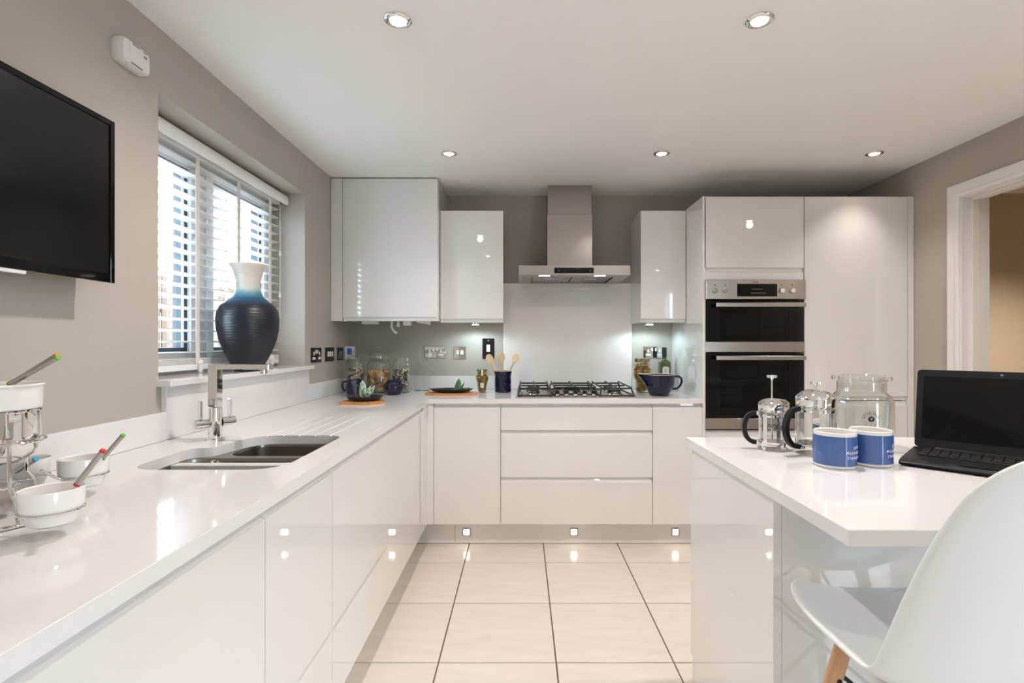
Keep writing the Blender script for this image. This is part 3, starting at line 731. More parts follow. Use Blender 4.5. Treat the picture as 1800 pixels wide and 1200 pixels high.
# ================================================================== SINK AND TAP
sk = thing('sink', 'one and a half bowl stainless steel undermount sink', 'sink', (-0.82, 1.56, 0.68))
def off_poly(poly, d):
    c = Vector((-0.82, 1.56)); out = []
    for p in poly:
        v = Vector(p) - c; out.append(tuple(c + v * (1 + d / v.length)))
    return out
m1 = rrect(-1.028, -0.622, 1.310, 1.588, 0.08, 8); m2 = rrect(-0.935, -0.622, 1.618, 1.818, 0.06, 8)
dk = obj('deck', prism(nb(), off_poly(sink_poly, 0.022), 'z', 0.8530, 0.8595), SINKS, sk, world=True)
dk.location = (0, 0, 0); dk.parent = None
cut(dk, [prism(nb(), m1, 'z', 0.84, 0.87), prism(nb(), m2, 'z', 0.84, 0.87)])
dk.parent = sk; dk.location = -Vector(sk.location)
def bowl(loop, depth, nm):
    cx = sum(p[0] for p in loop) / len(loop); cyy = sum(p[1] for p in loop) / len(loop)
    def sc(f, z): return [(cx + (p[0] - cx) * f, cyy + (p[1] - cyy) * f, z) for p in loop]
    zt = 0.8595
    b = nb(); loft(b, [sc(1.0, zt), sc(0.998, zt - 0.003), sc(0.990, zt - 0.008), sc(0.989, zt - 0.012), sc(0.975, zt - depth * 0.72), sc(0.97, zt - depth * 0.75), sc(0.94, zt - depth * 0.92), sc(0.85, zt - depth), sc(0.15, zt - depth - 0.004)], False, True)
    o = obj(nm, b, SINKS, sk, world=True, ang=50)
    obj('drain', lathe(nb(), [(0.043, 0.001), (0.040, 0.003), (0.030, 0.0), (0.0, -0.001)], 24, cx, cyy, zt - depth - 0.001), CHROME, o, world=True)
    return o
mb_ = bowl(m1, 0.17, 'main_bowl'); bowl(m2, 0.13, 'half_bowl')
b = nb(); lathe(b, [(0.023, 0.0), (0.023, 0.004), (0.019, 0.006), (0.017, 0.003), (0, 0.003)], 24)
for k in range(2):
    q = bx(-0.017, 0.017, -0.0025, 0.0025, 0.003, 0.0055); rot(q, PI / 4 + k * PI / 2, 'Z'); join_bm(b, q)
bmesh.ops.scale(b, vec=(0.78, 0.78, 0.8), verts=b.verts[:]); rot(b, PI / 2, 'X'); shift(b, (-0.948, 1.5845, 0.838)); obj('overflow', b, CHROME, mb_, world=True)

tp = thing('mixer_tap', 'chrome square kitchen mixer tap with two levers beside the sink', 'tap', (-1.035, 1.73, WT))
obj('base_ring', lathe(nb(), [(0.0, 0.0), (0.029, 0.0), (0.029, 0.005), (0.026, 0.007), (0, 0.007)], 28), CHROME, tp)
obj('body', lathe(nb(), [(0.0, 0.007), (0.021, 0.007), (0.021, 0.108), (0.017, 0.111), (0, 0.111)], 28), CHROME, tp)
b = nb(); box(b, -0.017, 0.017, -0.014, 0.014, 0.1115, 0.256, 0.0015); box(b, 0.0172, 0.205, -0.014, 0.014, 0.238, 0.256, 0.0015)
spo = obj('spout', b, STEELV, tp); spo.data.materials[0] = CHROME; spo.rotation_euler = (0, 0, math.radians(-8))
q = lathe(nb(), [(0, 0.225), (0.011, 0.225), (0.011, 0.2378), (0, 0.2378)], 20, 0.178, 0); ae = obj('aerator', q, CHROME, tp); ae.rotation_euler = (0, 0, math.radians(-8))
d = Vector((0.62, 0.78, 0)).normalized()
for s, nm in ((-1, 0), (1, 1)):
    p0 = d * (0.0205 * s) + Vector((0, 0, 0.058)); p1 = d * (0.062 * s) + Vector((0, 0, 0.058))
    hk = obj('lever_hub', cyl(nb(), p0, p1, 0.0155, seg=24), CHROME, tp)
    c = d * (0.046 * s)
    lv = bx(-0.0035, 0.0035, -0.011, 0.011, 0.073, 0.135, 0.001); rot(lv, math.atan2(d.y, d.x), 'Z'); shift(lv, (c.x, c.y, 0)); obj('lever', lv, CHROME, hk)

# ================================================================== ISLAND
IX0, IX1, IY0, IY1 = 0.57, 1.86, 0.893, 1.778
b = nb(); box(b, IX0, IX1, IY0, IY1, WT - 0.03, WT, 0.0015)
it = tag(obj('island_worktop', b, QUARTZ), 'white quartz worktop of the island with coffee things', 'worktop'); rehome(it, (1.2, 1.33, WT - 0.03))
t = thing('island_cabinet', 'gloss white island cupboard with plain end panel', 'cabinet', (1.2, 1.48, 0.0))
obj('end_panel', bx(0.585, 0.605, 1.19, 1.752, 0.0, WT - 0.031, 0.001), GW, t, world=True)
obj('end_panel', bx(1.825, 1.845, 1.19, 1.752, 0.0, WT - 0.031, 0.001), GW, t, world=True)
obj('back_panel', bx(0.6055, 1.8245, 1.19, 1.21, 0.0, WT - 0.031, 0.001), GW, t, world=True)
b = nb(); box(b, 0.6055, 1.8245, 1.2105, 1.748, 0.142, WT - 0.032); obj('carcass', b, CARC, t, world=True)
obj('plinth', bx(0.6055, 1.8245, 1.66, 1.678, 0.002, 0.14), GW, t, world=True)
for u0, u1 in ((0.585, 1.0), (1.0, 1.42), (1.42, 1.845)): 
    for z0, z1 in ((0.142, 0.4195), (0.4205, 0.697), (0.698, 0.859)): front('drawer', t, '+y', 1.775, u0, u1, z0, z1)

# ================================================================== SHELL CHAIR
ch = thing('counter_stool', 'white moulded shell counter stool with wooden legs at the island', 'stool', (0.772, 0.72, 0.0))
# profile down the middle: (forward y, z, half width, side rise, side wrap forward)
prof = [(0.415, 0.662, 0.150, 0.028, 0.0), (0.405, 0.676, 0.178, 0.030, 0.0), (0.37, 0.676, 0.212, 0.032, 0.0), (0.30, 0.664, 0.232, 0.040, 0.0), (0.21, 0.652, 0.242, 0.056, 0.0), (0.12, 0.650, 0.244, 0.064, 0.01),
        (0.05, 0.660, 0.242, 0.050, 0.035), (0.008, 0.690, 0.236, 0.024, 0.060), (-0.012, 0.74, 0.228, 0.010, 0.070), (-0.025, 0.80, 0.219, 0.004, 0.070), (-0.038, 0.87, 0.207, 0.0, 0.064),
        (-0.052, 0.94, 0.192, 0.0, 0.056), (-0.066, 1.012, 0.170, 0.0, 0.044), (-0.076, 1.054, 0.137, 0.0, 0.03), (-0.083, 1.080, 0.085, 0.0, 0.014)]
b = nb(); NU = 14; grid = []
for (y, z, w, rise, wrap) in prof:
    row = []
    for k in range(NU + 1):
        u = -1 + 2 * k / NU; a = abs(u) ** 2.6
        row.append(b.verts.new((w * u, y + wrap * a - (0.012 * a if wrap == 0 else 0), z + rise * a)))
    grid.append(row)
for r0, r1 in zip(grid, grid[1:]):
    for k in range(NU): b.faces.new((r0[k], r0[k + 1], r1[k + 1], r1[k]))
for f in b.faces: f.smooth = True
sh = obj('seat_shell', b, SHELLW, ch, recalc=False)
md = sh.modifiers.new('solid', 'SOLIDIFY'); md.thickness = 0.012; md.offset = 0
md = sh.modifiers.new('sub', 'SUBSURF'); md.levels = 2; md.render_levels = 2
legs = [(-0.125, 0.30, -0.235, 0.385), (0.125, 0.30, 0.235, 0.385), (-0.125, 0.07, -0.235, -0.03), (0.125, 0.07, 0.235, -0.03)]
for x0, y0, x1, y1 in legs:
    lg = obj('leg', tube(nb(), [(x0, y0, 0.632), (x0 + (x1 - x0) * 0.45, y0 + (y1 - y0) * 0.45, 0.36), (x1, y1, 0.0)], 0.016, 14, radii=[0.0155, 0.0165, 0.011]), WOODL, ch)
    obj('bracket', tube(nb(), [(x0 * 0.55, y0 * 0.75 + 0.045, 0.630), (x0, y0, 0.636)], 0.007, 8), BLACK, lg)
b = nb()
mid = lambda l, t: (l[0] + (l[2] - l[0]) * t, l[1] + (l[3] - l[1]) * t, 0.632 * (1 - t))
for i, j in ((0, 1), (1, 3), (3, 2), (2, 0)):
    tube(b, [mid(legs[i], 0.12), mid(legs[j], 0.55)], 0.0045, 8); tube(b, [mid(legs[j], 0.12), mid(legs[i], 0.55)], 0.0045, 8)
obj('wire_brace', b, BLACK, ch)
obj('seat_mount', bx(-0.07, 0.07, 0.12, 0.26, 0.628, 0.638), BLACK, ch)

# ================================================================== LAPTOP
lp = thing('laptop', 'open black laptop on the island worktop', 'laptop', (1.005, 1.365, WT), rz=math.radians(-46))
LW, LD = 0.375, 0.225     # local: x along the hinge, y from front edge to hinge
b = nb(); prism(b, [(0.0, 0.010), (0.004, 0.004), (0.02, 0.003), (LD, 0.003), (LD, 0.021), (0.03, 0.017), (0.004, 0.0135)], 'x', 0, LW)
obj('base', b, BLACK, lp)
b = nb()
for r in range(6):
    for c_ in range(15):
        x = 0.028 + c_ * 0.0215; y = 0.095 + r * 0.0185; zz = 0.0185 + (y - 0.03) * 0.0205 + 0.0005
        if r == 0 and 4 <= c_ <= 8: continue
        box(b, x, x + 0.0175, y, y + 0.0145, zz - 0.0014, zz + 0.0012)
box(b, 0.028 + 4 * 0.0215, 0.028 + 8 * 0.0215 + 0.0175, 0.095, 0.1095, 0.0192, 0.0205)
kb = obj('keyboard', b, mat('key_plastic', (0.03, 0.028, 0.026), 0.3), lp); kb['kind'] = 'stuff'
obj('touchpad', bx(0.12, 0.23, 0.02, 0.085, 0.0172, 0.0188), mat('touchpad_black', (0.02, 0.02, 0.02), 0.2), lp)
obj('hinge', cyl(nb(), (0.05, LD + 0.002, 0.018), (LW - 0.05, LD + 0.002, 0.018), 0.007, seg=12), BLACK, lp)
lid_h = 0.232; tilt = math.radians(14)
LIDM = mat('laptop_lid', (0.010, 0.010, 0.013), 0.3, spec=0.35)
def tilted(bm):
    rot(bm, -tilt, 'X'); shift(bm, (0, LD + 0.004, 0.020)); return bm
lidp = rrect(0, LW, 0, lid_h, 0.012)
b = nb(); prism(b, lidp, 'y', -0.003, 0.005)
ld = obj('lid', tilted(b), LIDM, lp)
obj('screen', tilted(bx(0.016, LW - 0.016, -0.0042, -0.0028, 0.026, lid_h - 0.020)), BLKGL, ld)
q = nb(); box(q, LW / 2 - 0.003, LW / 2 + 0.003, -0.0036, -0.0028, lid_h - 0.012, lid_h - 0.007); obj('webcam', tilted(q), GREYINK, ld)
q = nb()
for (x, z) in ((0.02, 0.226), (0.10, 0.225), (0.022, 0.012), (LW - 0.02, 0.226)): box(q, x - 0.002, x + 0.002, -0.0036, -0.0028, z - 0.0015, z + 0.0015)
obj('bumper', tilted(q), BLACK, ld)

# ================================================================== CAFETIERES
def cafetiere(loc, R, H, hdir, label, plunger):
    """R glass radius, H height of the glass beaker, hdir direction of the handle"""
    t = thing('cafetiere', label, 'cafetiere', loc, rz=hdir, group='chrome cafetieres on the island')
    zb = 0.016
    obj('glass_beaker', lathe(nb(), [(0, zb), (R * 0.92, zb), (R, zb + 0.008), (R, H), (R * 1.02, H + 0.006), (R * 0.985, H + 0.006), (R - 0.002, H), (R - 0.002, zb + 0.01), (0, zb + 0.004)], 40), GLASS, t)
    for z, hh in ((0.020, 0.006), (H - 0.030, 0.007), (H - 0.014, 0.006)):
        fr = nb(); lathe(fr, [(R + 0.0006, z), (R + 0.0026, z), (R + 0.0026, z + hh), (R + 0.0006, z + hh), (R + 0.0006, z)], 40)
        obj('frame_band', fr, CHROME, t)
    for k in range(4):
        a = PI / 4 + k * PI / 2; c, s = math.cos(a), math.sin(a); w = R * 0.17
        q = nb(); box(q, R + 0.0010, R + 0.0032, -w, w, 0.010, H - 0.02, 0.0005)
        box(q, R + 0.0010, R + 0.010, -w, w, 0.0, 0.012, 0.001); rot(q, a, 'Z'); obj('frame_upright', q, CHROME, t)
    # lid with pouring lip
    zl = H + 0.0065; b = nb(); seg = 40; rings = []
    for (r, z) in ((R * 0.96, zl - 0.022), (R * 1.04, zl - 0.018), (R * 1.08, zl), (R * 1.06, zl + 0.006), (R * 0.96, zl + R * 0.24), (R * 0.75, zl + R * 0.42), (R * 0.4, zl + R * 0.54), (0.004, zl + R * 0.58)):
        ring = []
        for k in range(seg):
            a = 2 * PI * k / seg; lip = max(0, math.cos(a - PI)) ** 14 * 0.30 * R if abs(z - zl) < 0.019 else 0
            ring.append((-(r + lip) * -math.cos(a), (r + lip) * math.sin(a), z + (0.1 * lip)))
        rings.append(ring)
    loft(b, rings, False, True)
    ld_ = obj('lid', b, CHROME, t)
    zt = zl + R * 0.58
    obj('plunger_rod', cyl(nb(), (0, 0, zt - plunger if False else 0.03), (0, 0, zt + plunger), 0.0026, seg=10), CHROME, t)
    kb_ = nb(); kr = 0.0125
    prism(kb_, [((kr + 0.0025 * math.cos(6 * a)) * math.cos(a), (kr + 0.0025 * math.cos(6 * a)) * math.sin(a)) for a in [2 * PI * k / 36 for k in range(36)]], 'z', zt + plunger, zt + plunger + 0.008)
    lathe(kb_, [(0, -0.006), (0.004, -0.006), (0.0055, 0.0), (0, 0.0)], 16, 0, 0, zt + plunger)
    obj('plunger_knob', kb_, CHROME, t)
    zfil = 0.03 if plunger < 0.03 else H * 0.52
    obj('filter_disc', lathe(nb(), [(0, zfil), (R * 0.95, zfil), (R * 0.95, zfil + 0.003), (R * 0.5, zfil + 0.006), (0, zfil + 0.006)], 32), STEEL, t)
    # handle (local +x)
    b = nb(); pts = []; n = 18; zt_, zb_ = H - 0.020, H * 0.16
    def sect(p, tx, tz, w, th):
        nx, nz = -tz, tx
        return [(p[0] + nx * th * sx_, sy_ * w, p[1] + nz * th * sx_) for sx_, sy_ in ((-1, -1), (1, -1), (1, 1), (-1, 1))]
    P = []
    for k in range(n + 1):
        a = PI / 2 - PI * k / n
        P.append((R + 0.010 + R * 0.95 * max(0, math.cos(a)) ** 0.8, (zt_ + zb_) / 2 + (zt_ - zb_) / 2 * math.sin(a)))
    secs = []
    for k in range(n + 1):
        a_ = P[max(0, k - 1)]; c_ = P[min(n, k + 1)]; dx, dz = c_[0] - a_[0], c_[1] - a_[1]; L = math.hypot(dx, dz)
        secs.append(sect(P[k], dx / L, dz / L, 0.0075, 0.0065))
    loft(b, secs, True, True)
    h_ = obj('handle', b, BLACK, t, ang=60)
    for z in (zt_, zb_): obj('handle_clamp', bx(R + 0.003, R + 0.014, -0.006, 0.006, z - 0.006, z + 0.006, 0.001), CHROME, h_)
    return t
cafetiere((0.772, 1.578, WT), 0.0365, 0.130, math.radians(170), 'small chrome cafetiere with its plunger raised', 0.062)
cafetiere((0.868, 1.512, WT), 0.050, 0.155, math.radians(196), 'large chrome cafetiere with plunger pressed down beside the mugs', 0.014)
# a third, mostly hidden one behind the glass jar
# ================================================================== GLASS JAR WITH PRINT
JX, JY, JR = 1.075, 1.62, 0.0865
gj = thing('glass_jar', 'large clear glass storage jar with round dark emblem on the island', 'jar', (JX, JY, WT))
pr_o = [(0, 0), (JR - 0.006, 0), (JR, 0.008), (JR, 0.142), (JR * 0.94, 0.160), (JR * 0.80, 0.171), (JR * 0.77, 0.176), (JR * 0.77, 0.205), (JR * 0.92, 0.210), (JR * 0.95, 0.216), (JR * 0.92, 0.223), (JR * 0.75, 0.225)]
pr_i = [(JR * 0.72, 0.222), (JR * 0.72, 0.174), (JR * 0.9, 0.157), (JR - 0.004, 0.14), (JR - 0.004, 0.012), (JR - 0.01, 0.007), (0, 0.006)]
obj('jar_body', lathe(nb(), pr_o + pr_i, 56), JARGL, gj)
fa_ = math.atan2(-JY, -JX)    # direction to the viewpoint
ea = fa_ + math.radians(17); ez = 0.0975
def on_jar(bm): 
    for v in bm.verts:
        a = ea + v.co.x / JR; dd = JR + 0.0006 + v.co.z; v.co = Vector((dd * math.cos(a), dd * math.sin(a), ez + v.co.y))
    return bm
def ring_bm(r0, r1, n=48):
    q = nb(); A = [q.verts.new((r0 * math.cos(2 * PI * k / n), r0 * math.sin(2 * PI * k / n), 0)) for k in range(n)]; B = [q.verts.new((r1 * math.cos(2 * PI * k / n), r1 * math.sin(2 * PI * k / n), 0)) for k in range(n)]
    for k in range(n): q.faces.new((A[k], A[(k + 1) % n], B[(k + 1) % n], B[k]))
    return q
em = nb()
for r0, r1 in ((0.0232, 0.0238), (0.0125, 0.0130)): join_bm(em, ring_bm(r0, r1))
q = nb(); lathe(q, [(0.0, 0.0), (0.0085, 0.0)], 32); join_bm(em, q)
def ring_text(s, r, a_mid, span, size, flip=False):
    n = len(s)
    for k, c_ in enumerate(s):
        if c_ == ' ': continue
        a = a_mid + (span / 2 - span * k / (n - 1)) * (-1 if flip else 1)
        q = text_bm(c_, size, 0.0)
        rot(q, a - PI / 2 + (PI if flip else 0), 'Z'); shift(q, (r * math.cos(a), r * math.sin(a), 0)); join_bm(em, q)
ring_text('ARTISAN BAKERY', 0.0181, PI / 2, math.radians(165), 0.0072)
for k in range(13):      # the lower arc cannot be read in the photograph: short letter-sized strokes
    if k in (4, 7): continue
    a = -PI / 2 + math.radians(-70 + 140 * k / 12)
    q = nb(); lathe(q, [(0.0, 0.0), (0.5, 0.0)], 4); bmesh.ops.scale(q, vec=(0.0048, 0.0016, 1), verts=q.verts[:])
    rot(q, a, 'Z'); shift(q, (0.0181 * math.cos(a), 0.0181 * math.sin(a), 0)); join_bm(em, q)
obj('emblem', on_jar(em), INK, gj, recalc=False)
q = text_bm('V', 0.012, 0.0); shift(q, (0, 0, 0.0004)); obj('emblem_letter', on_jar(q), WINK, gj, recalc=False)
q = text_bm('UITS/C', 0.011, 0.0, 1.05); shift(q, (0.016, -0.034, 0)); obj('lettering', on_jar(q), INK, gj, recalc=False)

# ================================================================== MUGS
def mug(loc, text_off, label):
    R, H = 0.0505, 0.094
    f = math.atan2(-loc[1], -loc[0])
    t = thing('mug', label, 'mug', loc, group='blue and white mugs on the island')
    obj('mug_body', lathe(nb(), [(0, 0.002), (R * 0.90, 0.0), (R * 0.965, 0.002), (R, 0.007), (R, H - 0.002), (R - 0.0015, H), (R - 0.004, H - 0.002), (R - 0.0045, 0.012), (R * 0.8, 0.006), (0, 0.006)], 48), PORC, t)
    obj('blue_band', lathe(nb(), [(R + 0.0001, 0.0085), (R + 0.0007, 0.0090), (R + 0.0007, H - 0.0105), (R + 0.0001, H - 0.010)], 64), MUGBLUE, t)
    a = f + text_off
    b = nb()
    for s, z in (('JUST', 0.0560), ('MUDDLING', 0.0430), ('THROUGH', 0.0300)):
        join_bm(b, bend(text_bm(s, 0.0105, 0.0002, 1.45), R + 0.0009, a, z))
    obj('lettering', b, WINK, t, recalc=False)
    ha = a + PI / 2
    b = nb(); tube(b, [((R - 0.001 + d_) * math.cos(ha), (R - 0.001 + d_) * math.sin(ha), z) for d_, z in ((0, 0.072), (0.018, 0.073), (0.029, 0.062), (0.031, 0.047), (0.026, 0.031), (0.012, 0.022), (0, 0.022))], 0.0052, 10)
    obj('handle', b, PORC, t)
mug((0.833, 1.362, WT), math.radians(70), 'blue mug with white lettering nearest the large cafetiere')
mug((0.9425, 1.383, WT), math.radians(83), 'blue mug with white lettering nearest the laptop')

# ================================================================== BACK COUNTER OBJECTS
def ribbed_jar(loc, R, H, label, group=None):
    t = thing('storage_jar', label, 'jar', loc, group=group)
    b = nb(); seg = 48
    def ring(r, z, rib): return [((r + rib * math.cos(24 * 2 * PI * k / seg)) * math.cos(2 * PI * k / seg), (r + rib * math.cos(24 * 2 * PI * k / seg)) * math.sin(2 * PI * k / seg), z) for k in range(seg)]
    body = H * 0.70
    loft(b, [ring(R * 0.94, 0, 0), ring(R, 0.006, 0.0008), ring(R, body * 0.9, 0.0008), ring(R * 0.92, body * 0.97, 0), ring(R * 0.76, body * 1.03, 0), ring(R * 0.72, body * 1.05, 0), ring(R * 0.72, H * 0.80, 0), ring(R * 0.68, H * 0.80, 0), ring(R * 0.68, body * 1.05, 0), ring(R * 0.94, body * 0.92, 0), ring(R * 0.955, 0.012, 0), ring(R * 0.85, 0.006, 0)], True, True)
    obj('jar_body', b, JARGL, t)
    obj('lid', lathe(nb(), [(0, H * 0.80 + 0.001), (R * 0.80, H * 0.80 + 0.001), (R * 0.86, H * 0.815), (R * 0.80, H * 0.83), (R * 0.62, H * 0.855), (R * 0.25, H * 0.875), (R * 0.2, H * 0.90), (R * 0.34, H * 0.935), (R * 0.36, H * 0.965), (R * 0.22, H * 0.995), (0, H)], 32), JARGL, t)
    return t
def filled(name, loc, R, h, n, maker, mats, label, cat):
    root = thing(name, label, cat, loc, kind='stuff')
    bms = [nb() for _ in mats]
    for k in range(n):
        i = k % len(mats)
        z = 0.012 + (h - 0.02) * ((k + random.random()) / n)
        rr = R * math.sqrt(random.uniform(0.35, 1.0)) * 0.82; a = random.uniform(0, 2 * PI)
        q = maker(); rot(q, random.uniform(0, PI), 'Y'); rot(q, random.uniform(0, PI), 'X'); rot(q, random.uniform(0, 2 * PI), 'Z')
        shift(q, (rr * math.cos(a), rr * math.sin(a), z))
        for v in q.verts:
            d_ = math.hypot(v.co.x, v.co.y)
            if d_ > R * 0.92: v.co.x *= R * 0.92 / d_; v.co.y *= R * 0.92 / d_
            v.co.z = max(0.0085, min(v.co.z, h))
        join_bm(bms[i], q)
    for q, m_ in zip(bms, mats):
        o = obj('pieces', q, m_, root); o['kind'] = 'stuff'
    return root
def pasta_piece(): return tube(nb(), [(-0.014, 0, 0), (-0.005, 0.003, 0), (0.005, -0.002, 0), (0.014, 0.001, 0)], 0.006, 6)
def rigatoni(): return tube(nb(), [(-0.021, 0, 0), (0.021, 0.001, 0)], 0.0115, 8)
def olive(): 
    q = nb(); bmesh.ops.create_icosphere(q, subdivisions=1, radius=0.0105); bmesh.ops.scale(q, vec=(1.2, 1, 1), verts=q.verts[:]); return q
J1, J2, J3 = (-1.092, 3.36, WT), (-0.950, 3.415, WT), (-0.802, 3.42, WT)
GJ = 'ribbed glass storage jars in the corner'
ribbed_jar(J1, 0.060, 0.285, 'ribbed glass jar of striped pasta nearest the left wall', GJ)
ribbed_jar(J2, 0.084, 0.305, 'largest ribbed glass jar holding thick mixed pasta tubes', GJ)
ribbed_jar(J3, 0.060, 0.285, 'ribbed glass jar of striped pasta behind the lidded blue pot', GJ)
filled('pasta', J1, 0.056, 0.165, 110, pasta_piece, [PASTA, PASTAD], 'cream and black pasta filling the jar by the left wall', 'pasta')
filled('pasta', J2, 0.080, 0.150, 75, rigatoni, [PASTAY, PASTAY, PASTAR], 'thick yellow and red pasta tubes in the largest jar', 'pasta')
filled('pasta', J3, 0.056, 0.160, 110, pasta_piece, [PASTA, PASTAD], 'cream and black pasta filling the jar behind the blue pot', 'pasta')
# navy jug behind the plant, in front of the first jar
t = thing('jug', 'dark navy jug standing behind the plant dish in the corner', 'jug', (-1.035, 3.175, WT))
obj('jug_body', lathe(nb(), [(0, 0), (0.036, 0), (0.050, 0.018), (0.055, 0.042), (0.050, 0.068), (0.043, 0.086), (0.045, 0.100), (0.041, 0.100), (0.039, 0.086), (0.046, 0.068), (0.050, 0.042), (0.03, 0.01), (0, 0.008)], 36), NAVY, t)
obj('handle', tube(nb(), [(-0.046, 0, 0.09), (-0.072, 0, 0.085), (-0.078, 0, 0.06), (-0.068, 0, 0.035), (-0.05, 0, 0.028)], 0.006, 10), NAVY, t)
# lidded navy pot
t = thing('lidded_pot', 'small round navy stoneware pot with knobbed lid', 'pot', (-0.812, 3.262, WT))
obj('pot_body', lathe(nb(), [(0, 0), (0.040, 0), (0.052, 0.014), (0.058, 0.038), (0.055, 0.062), (0.050, 0.074), (0.052, 0.079), (0.048, 0.079), (0.046, 0.073), (0.052, 0.04), (0.035, 0.01), (0, 0.008)], 36), NAVY, t)
obj('lid', lathe(nb(), [(0, 0.0795), (0.050, 0.0795), (0.050, 0.083), (0.040, 0.091), (0.015, 0.097), (0.007, 0.099), (0.007, 0.105), (0.012, 0.110), (0.010, 0.117), (0, 0.119)], 36), NAVY, t)
for s in (-1, 1): obj('handle', tube(nb(), [(s * 0.052, -0.014, 0.060), (s * 0.066, -0.012, 0.062), (s * 0.070, 0, 0.062), (s * 0.066, 0.012, 0.062), (s * 0.052, 0.014, 0.060)], 0.0042, 8), NAVY, t)

def leaf(L, W, curl, m, parent, loc, rz, pitch, nm='leaf'):
    b = nb(); n = 8; rows = []
    for k in range(n + 1):
        t_ = k / n; w = W * (math.sin(PI * min(1, t_ * 0.93 + 0.06)) ** 0.75); y = L * t_; z = curl * L * t_ * t_
        rows.append([b.verts.new((-w, y, z + 0.14 * w)), b.verts.new((-w * 0.5, y, z + 0.03 * w)), b.verts.new((0, y, z - 0.12 * w)), b.verts.new((w * 0.5, y, z + 0.03 * w)), b.verts.new((w, y, z + 0.14 * w))])
    for r0, r1 in zip(rows, rows[1:]):
        for k in range(4): b.faces.new((r0[k], r0[k + 1], r1[k + 1], r1[k]))
    for f in b.faces: f.smooth = True
    rot(b, pitch, 'X'); rot(b, rz, 'Z'); shift(b, loc)
    o = obj(nm, b, m, parent, recalc=False)
    md = o.modifiers.new('solid', 'SOLIDIFY'); md.thickness = 0.0012
    return o
def sage_mat():
    m = bpy.data.materials.new('variegated_leaf'); m.use_nodes = True; nt = m.node_tree; b = nt.nodes['Principled BSDF']
    tc = nt.nodes.new('ShaderNodeTexCoord'); n = nt.nodes.new('ShaderNodeTexNoise'); n.inputs['Scale'].default_value = 55; n.inputs['Detail'].default_value = 4
    r = nt.nodes.new('ShaderNodeValToRGB'); r.color_ramp.elements[0].position = 0.40; r.color_ramp.elements[1].position = 0.62
    r.color_ramp.elements[0].color = (0.12, 0.26, 0.13, 1); r.color_ramp.elements[1].color = (0.56, 0.68, 0.56, 1)
    nt.links.new(tc.outputs['Object'], n.inputs['Vector']); nt.links.new(n.outputs['Fac'], r.inputs[0]); nt.links.new(r.outputs[0], b.inputs['Base Color']); b.inputs['Roughness'].default_value = 0.5
    return m
SAGE = sage_mat()
# corner board + dish + spoon + sprig
o = nb(); prism(o, [(p[0], p[1]) for p in round_poly([(-0.105, -0.085), (0.055, -0.095), (0.11, -0.02), (0.10, 0.09), (-0.06, 0.10), (-0.105, 0.03)], [0.015, 0.05, 0.05, 0.05, 0.05, 0.03])], 'z', 0, 0.014)
bd = tag(obj('serving_board', o, WOODB), 'wooden serving board under the round dark dish in the corner', 'board'); bd.location = (-0.862, 2.795, WT)
ds = tag(obj('dish', lathe(nb(), [(0, 0.0), (0.055, 0.0), (0.085, 0.008), (0.098, 0.022), (0.100, 0.026), (0.096, 0.026), (0.082, 0.013), (0.05, 0.006), (0, 0.006)], 44, sy=0.86), DKDISH), 'round dark stoneware dish holding pale sage leaves', 'dish'); ds.location = (-0.858, 2.800, WT + 0.0142)
sp_ = thing('spoon', 'dark slate spoon leaning upright in the corner dish', 'spoon', (-0.895, 2.775, WT + 0.022))
b = nb(); pts = [(0.0, 0.0, 0.0), (-0.004, -0.003, 0.03), (-0.008, -0.002, 0.075), (-0.018, 0.004, 0.098)]
tube(b, pts, 0.01, 12, radii=[0.013, 0.009, 0.010, 0.013]); obj('handle', b, DKSTEM, sp_)
b = nb(); bmesh.ops.create_uvsphere(b, u_segments=16, v_segments=10, radius=0.024); bmesh.ops.scale(b, vec=(1.1, 0.8, 0.45), verts=b.verts[:]); shift(b, (0.004, -0.004, 0.004)); obj('spoon_head', b, DKSTEM, sp_)
sg = thing('sage_sprig', 'sprig of pale variegated leaves in the corner dish', 'leaves', (-0.845, 2.785, WT + 0.026))
for i, (L, W, rz, pt, x, y) in enumerate(((0.088, 0.016, math.radians(20), math.radians(68), -0.018, 0.0), (0.075, 0.018, math.radians(-42), math.radians(46), 0.0, 0.0), (0.062, 0.015, math.radians(-10), math.radians(58), 0.004, 0.01),
                                        (0.05, 0.013, math.radians(-80), math.radians(35), 0.0, -0.01), (0.05, 0.014, math.radians(150), math.radians(60), 0.0, -0.01), (0.045, 0.012, math.radians(60), math.radians(40), -0.01, 0.0), (0.042, 0.012, math.radians(200), math.radians(50), 0.006, -0.012))):
    leaf(L * 1.15, W * 1.2, 0.1, SAGE, sg, (x, y, 0), rz, pt)
obj('stem', tube(nb(), [(-0.005, 0.0, -0.005), (0.0, 0.0, 0.015), (0.004, 0.006, 0.035)], 0.0025, 6), LEAFG, sg)
